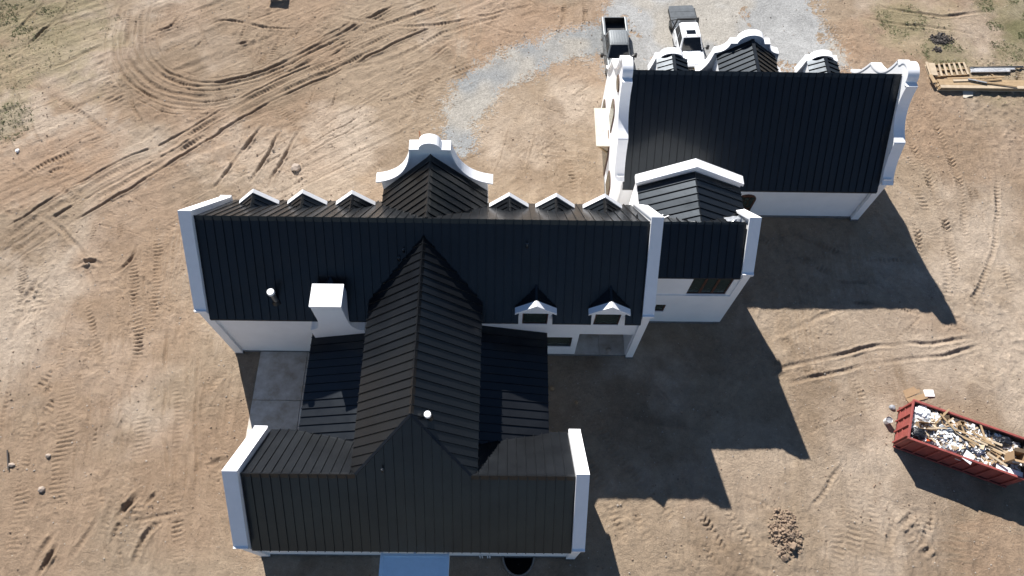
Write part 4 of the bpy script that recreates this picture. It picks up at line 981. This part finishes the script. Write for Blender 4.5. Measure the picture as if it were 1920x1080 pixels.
def hz(x, y): return dz(x, y) + .16 * (float(vnoise(np.array(x * 3.), np.array(y * 3.), 4)) - .5)
NXH, NYH = 60, 22; vs = []; fs = []
for j in range(NYH + 1):
    for i in range(NXH + 1):
        x = .09 + (DL - .17) * i / NXH; y = .08 + (DW - .16) * j / NYH; vs.append((x, y, hz(x, y) + R.uniform(-.06, .06)))
for j in range(NYH):
    for i in range(NXH): a = j * (NXH + 1) + i; fs.append((a, a + 1, a + NXH + 2, a + NXH + 1))
mh = bpy.data.materials.new('mixed_rubbish'); mh.use_nodes = True; t_ = mh.node_tree; b_ = t_.nodes['Principled BSDF']; b_.inputs['Roughness'].default_value = .8
vo = t_.nodes.new('ShaderNodeTexVoronoi'); vo.inputs['Scale'].default_value = 6; ge = t_.nodes.new('ShaderNodeNewGeometry'); t_.links.new(ge.outputs['Position'], vo.inputs['Vector'])
sp = t_.nodes.new('ShaderNodeSeparateColor'); t_.links.new(vo.outputs['Color'], sp.inputs[0]); cr_ = t_.nodes.new('ShaderNodeValToRGB'); cr_.color_ramp.interpolation = 'CONSTANT'
for p_, c_ in ((0, (.05, .05, .055)), (.12, (.36, .28, .19)), (.28, (.60, .57, .53)), (.56, (.26, .20, .14)), (.66, (.78, .77, .76)), (.92, (.5, .4, .27))):
    e_ = cr_.color_ramp.elements.new(p_); e_.color = (*c_, 1)
t_.links.new(sp.outputs[0], cr_.inputs[0]); t_.links.new(cr_.outputs[0], b_.inputs['Base Color']); MT['heap'] = mh
o = MB().add([tuple(DM @ Vector(v)) for v in vs], fs).build('rubbish_heap', 'heap'); tag(o, 'jumbled small rubbish filling the red dumpster', 'rubbish', kind='stuff')
def inD(p): return DM @ Vector(p)
def scraps(name, m, n, lo, hi, label, flatness=.2):
    mb = MB()
    for _ in range(n):
        x, y = R.uniform(.3, DL - .3), R.uniform(.2, DW - .2); z = hz(x, y) + R.uniform(0, .08); a, b = R.uniform(lo, hi), R.uniform(lo, hi) * .6; h = min(a, b) * flatness
        M_ = DM @ Matrix.Translation((x, y, z)) @ Matrix.Rotation(R.uniform(0, 6.3), 4, 'Z') @ Matrix.Rotation(R.uniform(-.6, .6), 4, 'X')
        q = MB().box(-a / 2, a / 2, -b / 2, b / 2, -h / 2, h / 2); mb.add([M_ @ Vector(p) for p in q.v], q.f)
    tag(mb.build(name, m), label, 'scraps', kind='stuff')
scraps('wood_scraps', 'wood2', 80, .1, .4, 'short pale wood scraps over the dumpster heap')
scraps('foam_scraps', 'foam', 380, .06, .3, 'white foam and paper scraps over the dumpster heap', .4)
scraps('card_scraps', 'card', 110, .1, .35, 'torn brown cardboard scraps over the dumpster heap', .05)
scraps('film_scraps', 'film', 60, .1, .4, 'grey plastic scraps over the dumpster heap', .3)
def loose(name, m, x, y, a, L_, w_, h, pitch=0., z=None, label=None, cat=None, group=None, dump=True, bevel=0):
    o = MB().box(-L_ / 2, L_ / 2, -w_ / 2, w_ / 2, -h / 2, h / 2).build(name, m, bevel=bevel)
    zz = (hz(min(max(x, .1), DL - .1), y) + h / 2 + .06) if z is None else z
    M_ = Matrix.Translation((x, y, zz)) @ Matrix.Rotation(a, 4, 'Z') @ Matrix.Rotation(pitch, 4, 'Y')
    o.matrix_world = (DM @ M_) if dump else M_
    return tag(o, label, cat, group)
for i in range(20):
    if i < 8: x, y, a, L_ = 3.2 + .25 * i + R.uniform(-.2, .2), 1.15 + .12 * (i % 5), R.uniform(-.28, -.05), R.uniform(1.4, 2.6)
    else: x, y, a, L_ = R.uniform(1.1, 5.0), R.uniform(.45, 2.0), R.uniform(-1.2, 1.2), R.uniform(.5, 1.3)
    loose('plank', R.choice(['wood', 'wood2', 'wood']), x, y, a, L_, R.uniform(.07, .14), .04, R.uniform(-.1, .1), z=hz(x, y) + .12 + .015 * i, label=('long wooden offcut in the fan of boards across the dumpster heap' if i < 8 else 'short loose wooden offcut tossed on the dumpster heap'), cat='plank', group='long offcuts in the dumpster' if i < 8 else 'short offcuts in the dumpster')
def carton(name, x, y, a, L_, w_, h, label, m='card', dz_=0, flaps=True, dump=True, z=None, cat='box'):
    zz = hz(x, y) + dz_ if z is None else z
    root = empty(name); root.matrix_world = (DM if dump else Matrix.Identity(4)) @ Matrix.Translation((x, y, zz)) @ Matrix.Rotation(a, 4, 'Z')
    mb = MB(); t = .012
    mb.box(-L_ / 2, L_ / 2, -w_ / 2, w_ / 2, 0, t)
    for s in (-1, 1): mb.box(s * L_ / 2 - t, s * L_ / 2 + t, -w_ / 2, w_ / 2, 0, h); mb.box(-L_ / 2, L_ / 2, s * w_ / 2 - t, s * w_ / 2 + t, 0, h)
    mb.build('carton_body', m, root)
    if flaps:
        for s in (-1, 1): quad((-L_ / 2, s * w_ / 2, h), (L_ / 2, s * w_ / 2, h), (L_ / 2, s * (w_ / 2 + .16), h + .1), (-L_ / 2, s * (w_ / 2 + .16), h + .1), th=.005).build('flap', m, root)
    return tag(root, label, cat)
carton('cardboard_box', .95, 1.15, .25, 1.0, .4, .3, 'long brown open carton near the red door of the dumpster', flaps=False)
carton('cardboard_box', 1.9, 1.75, .5, .5, .32, .25, 'small brown carton by the back rail of the dumpster')
carton('cardboard_box', 2.75, 1.95, .1, .26, .26, .28, 'tiny cube carton on the dumpster back rail', flaps=False, dz_=.1)
bx = carton('cardboard_box', 5.75, 1.0, .12, .62, .5, .85, 'tall printed carton standing at the far right of the dumpster', dz_=.05)
MB().cyl((0, -.265, .45), (0, -.27, .45), .17, n=18).build('printed_picture', 'film', bx)
loose('cardboard_sheet', 'card', 4.55, .9, -.45, 1.7, .62, .02, .06, label='long flattened cardboard sheet in the middle of the dumpster heap', cat='cardboard')
loose('cardboard_sheet', 'card', 2.55, 1.9, -.2, 1.2, .3, .02, .0, label='narrow flattened cardboard strip along the dumpster back rail', cat='cardboard')
loose('cardboard_sheet', 'card', 5.0, .75, -.6, .6, .5, .02, .1, label='squarish cardboard flap at the end of the long flattened sheet', cat='cardboard')
loose('white_board', 'foam', 5.7, .22, .02, 1.5, .42, .03, .05, label='white board laid along the front rail at the right end of the dumpster', cat='board', z=1.75)
loose('white_board', 'foam', 3.35, .12, -.35, .55, .62, .02, .1, label='white sheet sagging over the middle of the dumpster front rail', cat='sheet', z=1.92)
def lump(name, m, x, y, r, sx, label, cat, dump=True, z=None, sub_=2, jag=.35, seed=1):
    bm = bmesh.new(); bmesh.ops.create_icosphere(bm, subdivisions=sub_, radius=r); q = random.Random(seed)
    for v in bm.verts: v.co *= 1 + q.uniform(-jag, jag) * .5; v.co.x *= sx; v.co.z *= .7
    me = bpy.data.meshes.new(name); bm.to_mesh(me); bm.free(); me.materials.append(MT[m]); o = bpy.data.objects.new(name, me); col.objects.link(o)
    p = inD((x, y, hz(x, y) + r * .3)) if dump else Vector((x, y, z if z is not None else zat(x, y) + r * .3)); o.location = p
    return tag(o, label, cat)
lump('rubbish_bag', 'foam', .65, 1.95, .42, 1.2, 'heap of white foam in the back left corner of the dumpster', 'foam', sub_=3, seed=2)
lump('rubbish_bag', 'bag', .55, .55, .38, 1.1, 'black rubbish bag behind the red door of the dumpster', 'bag', sub_=3, seed=3)
lump('plastic_bundle', 'film', .95, 1.62, .22, 1.2, 'grey plastic bundle beside the white foam heap', 'plastic', sub_=3, seed=4)
lump('plastic_bundle', 'film', 2.0, 1.38, .24, 1.9, 'long shiny grey plastic bundle in mid dumpster', 'plastic', sub_=3, seed=5)
lump('rubbish_bag', 'bag', 5.25, 1.85, .3, 1.7, 'flat black bag under the back rail at the right of the dumpster', 'bag', sub_=3, seed=6)
loose('orange_scrap', 'orange', 1.25, .42, .4, .42, .12, .05, label='bright orange scrap by the front rail of the dumpster', cat='scrap')

# ------------------------------------------------------------------ things lying about
def pgo(pts): return [tuple(G(*p)[:2]) for p in pts]
cs = MB().prism(pgo([(1692, 733), (1721, 722), (1725, 736), (1698, 747)]), 'z', .02, .035)
tag(cs.build('cardboard_sheet', 'card'), 'flattened cardboard piece on the soil above the dumpster', 'cardboard')
tag(MB().prism(pgo([(1697, 748), (1735, 737), (1739, 747), (1704, 757)]), 'z', .05, .065).build('cardboard_sheet', 'card'), 'second flattened cardboard piece overlapping the first above the dumpster', 'cardboard')
b0 = G(1741, 738); tag(MB().box(b0.x - .3, b0.x + .3, b0.y - .22, b0.y + .22, .0, .1).build('white_packet', 'foam', bevel=.02), 'white packet at the end of the flattened cardboard', 'packet')
def bucket(p, r, h, label, m='pvc'):
    root = empty('bucket', p); mb = MB().cyl((0, 0, 0), (0, 0, h), r * .88, r, n=20, caps=False); mb.build('bucket_wall', m, root)
    MB().cyl((0, 0, .01), (0, 0, .03), r * .87, n=20).build('bucket_bottom', m, root); MB().cyl((0, 0, h * .82), (0, 0, h * .85), r * .93, n=20).build('contents', 'film', root)
    N = 16; hd = MB()
    for i in range(N): a, b = math.pi * i / N, math.pi * (i + 1) / N; hd.bar((r * math.cos(a), r * .75 * math.sin(a), h + .01), (r * math.cos(b), r * .75 * math.sin(b), h + .01), .012, .012)
    hd.build('handle', 'galv', root); return tag(root, label, 'bucket')
q = G(1666, 788, .3); bucket(Vector((q.x, q.y, 0)), .2, .42, 'white bucket standing beside the red dumpster door')
lump('plastic_wad', 'film', *G(1672, 764)[:2], .16, 1.2, 'crumpled clear plastic wad on the soil near the bucket', 'plastic', dump=False, seed=8)
lump('rock', 'rock', *G(555, 316)[:2], .32, 1.1, 'pale boulder sitting in churned soil north of the house', 'rock', dump=False, seed=9)
lump('rock', 'rock', *G(91, 855)[:2], .15, 1.2, 'pale angular rock at the left edge, upper of two', 'rock', dump=False, seed=10, sub_=1)
lump('rock', 'rock', *G(79, 918)[:2], .2, 1.1, 'flat pale rock at the left edge, lower of two', 'rock', dump=False, seed=11, sub_=1)
lump('rock', 'rock', *G(22, 872)[:2], .15, 1.6, 'small grey stone beside a stick at the left edge', 'rock', dump=False, seed=12, sub_=1)
lump('rock', 'rock', *G(1141, 656, .13)[:2], .16, 1.2, 'broken stone lying on the porch slab', 'rock', dump=False, z=.2, seed=13, sub_=1)
lump('white_scrap', 'foam', *G(33, 283)[:2], .16, .8, 'small white scrap on the pale sand at the left edge', 'scrap', dump=False, seed=14)
a, b = G(17, 882), G(16, 845); tag(MB().bar((a.x, a.y, .06), (b.x, b.y, .12), .07, .06).build('stick', 'burnt'), 'dark stick lying at the left edge of the site', 'stick')
# survey stake behind the curved gable
s0 = G(790, 252); tag(MB().prism([(-.05, 0), (.05, 0), (.05, 1.15), (0, 1.25), (-.05, 1.15)], 'y', -.02, .02).build('survey_stake', 'stake'), 'orange wooden survey stake behind the curved house gable', 'stake').location = (s0.x, s0.y - .6, -.1)
# clod mounds
def mound(name, px, py, rx, ry, h, n, m, label, cat, seed):
    R2 = random.Random(seed); c = G(px, py); mb = MB(); bm = bmesh.new()
    for k in range(n):
        a, d = R2.uniform(0, 6.28), math.sqrt(R2.random()) * R2.choice([1, 1, .7]); x, y = c.x + rx * d * math.cos(a), c.y + ry * d * math.sin(a)
        z = zat(x, y) + h * max(0, 1 - d * d) * R2.uniform(.6, 1); r = R2.choice([.04, .05, .07, .1, .17 if k % 6 == 0 else .06]) * R2.uniform(.7, 1.2)
        g0 = bmesh.ops.create_icosphere(bm, subdivisions=1, radius=r, matrix=Matrix.Translation((x, y, z)))
        for v in g0['verts']: v.co += Vector((R2.uniform(-1, 1), R2.uniform(-1, 1), R2.uniform(-1, 1))) * r * .35
    me = bpy.data.meshes.new(name); bm.to_mesh(me); bm.free(); me.materials.append(MT[m]); o = bpy.data.objects.new(name, me); col.objects.link(o); return tag(o, label, cat, kind='stuff')
mound('soil_mound', 1472, 1002, 1.0, 1.4, .08, 380, 'clod', 'mound of broken brown soil clods between track marks', 'soil mound', 3)
mound('charred_brush', 1765, 74, 1.0, .7, .08, 240, 'burnt', 'blackened brush heap in the grass beyond the garage', 'brush', 5)
mound('charred_brush', 1756, 94, .4, .3, .12, 50, 'burnt', 'small blackened tuft below the larger black brush heap', 'brush', 6)
# tray at the top of the frame
p0 = G(521, -2); pn = empty('black_panel', (p0.x, p0.y, 0)); tag(pn, 'dark flat panel on legs at the top edge of the site', 'panel')
MB().box(-.75, .75, -.35, .5, .55, .6).build('panel_top', 'black', pn)
for sx in (-.6, .6): MB().box(sx - .03, sx + .03, -.03, .03, 0, .55).build('leg', 'galv', pn)
# ---- lumber yard corner
A, B = G(1757, 158, .3), G(1920, 160, .3)
ang = math.atan2(B.y - A.y, B.x - A.x); lx = A.x
for k in range(4):
    for j in range(3):
        L_ = 9.6 - .25 * ((k * 3 + j) % 4)
        o = MB().box(0, L_, -.14, .14, 0, .088).build('lumber_board', 'wood' if (j + k) % 3 else 'wood2')
        o.location = (A.x + .05 * ((k * 5 + j * 3) % 4), A.y - .3 + j * .292, .05 + k * .093); o.rotation_euler = (0, 0, ang)
        tag(o, '%s long board in the %s layer of the lumber stack right of the garage' % (('front', 'middle', 'back')[j], ('bottom', 'second', 'third', 'top')[k]), 'board', 'boards of the lumber stack')
def stick(p, q, w_, z, label, m='wood', h=.05):
    p, q = G(*p, z), G(*q, z); return tag(MB().bar(p, q, w_, h).build('timber', m), label, 'timber')
stick((1776, 147), (1883, 144), .14, .30, 'long pale timber lying just above the lumber stack')
stick((1787, 151), (1830, 150), .2, .46, 'short grey timber on the back of the lumber stack', 'wood2')
stick((1840, 153), (1907, 162), .1, .5, 'thin timber slanting across the lumber stack')
stick((1815, 148), (1850, 155), .1, .54, 'weathered timber crossing the slanting one', 'film')
stick((1830, 152), (1878, 148), .09, .50, 'pale batten behind the slanting timber')
stick((1846, 149), (1880, 150), .1, .2, 'short batten next to the pale batten')
stick((1856, 137), (1864, 143), .1, .06, 'stub of timber below the white trim strips')
stick((1893, 168), (1901, 175), .12, .06, 'stub of timber sticking out under the lumber stack', 'wood2')
stick((1873, 152), (1908, 152), .08, .1, 'dark batten behind the right part of the lumber stack', 'burnt')
stick((1737, 116), (1752, 158), .2, .34, 'pale plank leaning at the left edge of the pallet', 'wood2')
stick((1746, 118), (1753, 141), .5, .40, 'wide pale plank on the left end of the pallet', 'wood2', .03)
stick((1744, 140), (1753, 155), .3, .44, 'broken brown plank end beside the lumber stack')
stick((1735, 122), (1744, 145), .14, .1, 'short pale timber under the leaning plank', 'wood2')
def pallet():
    c0, c1, c2, c3 = G(1749, 121, .14), G(1807, 117, .14), G(1816, 140, .14), G(1754, 144, .14)
    root = empty('pallet', (c0 + c2) / 2 - Vector((0, 0, .14))); O_ = root.location.copy(); tag(root, 'pale slatted wooden pallet crate lying left of the white trim', 'pallet')
    def P(u, v_): return c0.lerp(c1, u).lerp(c3.lerp(c2, u), v_) - O_
    for v_ in (.02, .5, .98): MB().bar(P(0, v_) - Vector((0, 0, .05)), P(1, v_) - Vector((0, 0, .05)), .06, .16).build('stringer', 'wood', root)
    for i in range(7): u = .02 + .96 * i / 6; MB().bar(P(u, 0) + Vector((0, 0, .05)), P(u, 1) + Vector((0, 0, .05)), .16, .03).build('deck_board', 'wood2', root)
    for u in (.25, .45, .7, .9): MB().bar(P(u, .1) - Vector((0, 0, .12)), P(u, .95) - Vector((0, 0, .12)), .12, .025).build('bottom_board', 'wood', root)
pallet()
for i, (p, q_) in enumerate((((1818, 128), (1919, 126)), ((1819, 130), (1903, 130)), ((1820, 132.5), (1893, 132)), ((1820, 135), (1893, 134)))):
    p, q_ = G(*p, .12), G(*q_, .12); mb = MB(); mb.bar(p, q_, .13, .015); d_ = (q_ - p).normalized(); n_ = Vector((-d_.y, d_.x, 0)) * .06
    for s in (-1, 1): mb.bar(p + n_ * s + Vector((0, 0, .04)), q_ + n_ * s + Vector((0, 0, .04)), .012, .09)
    tag(mb.build('trim_strip', 'galv' if i == 0 else 'pvc'), 'long white metal trim channel laid out right of the pallet', 'trim strip', 'trim channels by the pallet')
tag(MB().prism(pgo([(1804, 172), (1806, 171), (1824, 173), (1823, 181), (1816, 182), (1810, 185), (1805, 184)]), 'z', .06, .085).build('chipboard_sheet', 'ply'), 'irregular chipboard offcut in front of the lumber stack', 'board')
for i, (px, py) in enumerate(((1160, 215), )): pass
# plastic sheet left on the annex roof
pv = []; R3 = random.Random(5)
for j in range(7):
    for i in range(7):
        x = 12.35 + .95 * i / 6 + R3.uniform(-.05, .05); y = YA + .08 + .75 * j / 6 + R3.uniform(-.05, .05); k = 1 - abs(i - 3.5 - .4 * j) / 6
        pv.append((x, y, ZA - SA * (y - YA) + .08 + max(0, .4 * k * R3.uniform(.4, 1)) * (1 if 0 < i < 6 and 0 < j < 6 else .1)))
pl = MB().add(pv, [(j * 7 + i, j * 7 + i + 1, j * 7 + i + 8, j * 7 + i + 7) for j in range(6) for i in range(6)]).build('plastic_sheet', 'film')
tag(pl, 'crumpled grey plastic sheet left on the annex roof by its parapet', 'plastic sheet')
for i, (p, q_) in enumerate((((8.5, 21.3), (9.3, 22.4)), ((8.75, 21.35), (9.7, 22.2)))):
    f_ = lambda x, y: Vector((x, y, ZA - SA * (y - YA) + .1))
    tag(MB().bar(f_(*p), f_(*q_), .07, .03).build('trim_strip', 'pvc'), ('white trim strip lying on the annex valley, nearer the parapet', 'white trim strip lying on the annex valley, nearer the ridge')[i], 'trim strip')
# window well of the south wall
wl = empty('window_well', (.94, 4.3, 0)); tag(wl, 'half round steel window well sunk in the ground by the south wall', 'window well')
mb = MB(); N = 28; ring = []
for k, (a_, b_, z) in enumerate(((.90, 1.06, -1.3), (.90, 1.06, .12), (.82, .98, .12), (.82, .98, -1.3))):
    ring.append([(a_ * math.cos(math.pi + math.pi * i / N), b_ * math.sin(math.pi + math.pi * i / N) * 1.0, z) for i in range(N + 1)])
v_ = [p for r_ in ring for p in r_]; mb.add(v_, [(k * (N + 1) + i, k * (N + 1) + i + 1, (k + 1) * (N + 1) + i + 1, (k + 1) * (N + 1) + i) for k in range(3) for i in range(N)])
mb.build('well_wall', 'corr', wl); MB().box(-.95, .95, -1.1, .1, -1.4, -1.3).build('well_floor', 'dark', wl)
for i in range(5): z = -1.1 + i * .24; MB().add(*(lambda rr: (rr[0] + rr[1], [(j, j + 1, N + 2 + j, N + 1 + j) for j in range(N)]))(([(.82 * math.cos(math.pi + math.pi * i_ / N), .98 * math.sin(math.pi + math.pi * i_ / N), z) for i_ in range(N + 1)], [(.77 * math.cos(math.pi + math.pi * i_ / N), .93 * math.sin(math.pi + math.pi * i_ / N), z + .06) for i_ in range(N + 1)]))).build('corrugation', 'corr', wl)
MB().box(-.9, .9, .0, .06, -1.3, .1).build('basement_wall', 'found', wl)
# scraps on the shaded east yard
lump('card_scrap', 'card', *G(1035, 728)[:2], .2, 1.0, 'crumpled cardboard scrap in the shade east of the low roof', 'scrap', dump=False, seed=20, sub_=1)
lump('card_scrap', 'card', *G(1081, 755)[:2], .14, 1.0, 'small brown scrap in the shade, lower of the two scraps', 'scrap', dump=False, seed=21, sub_=1)
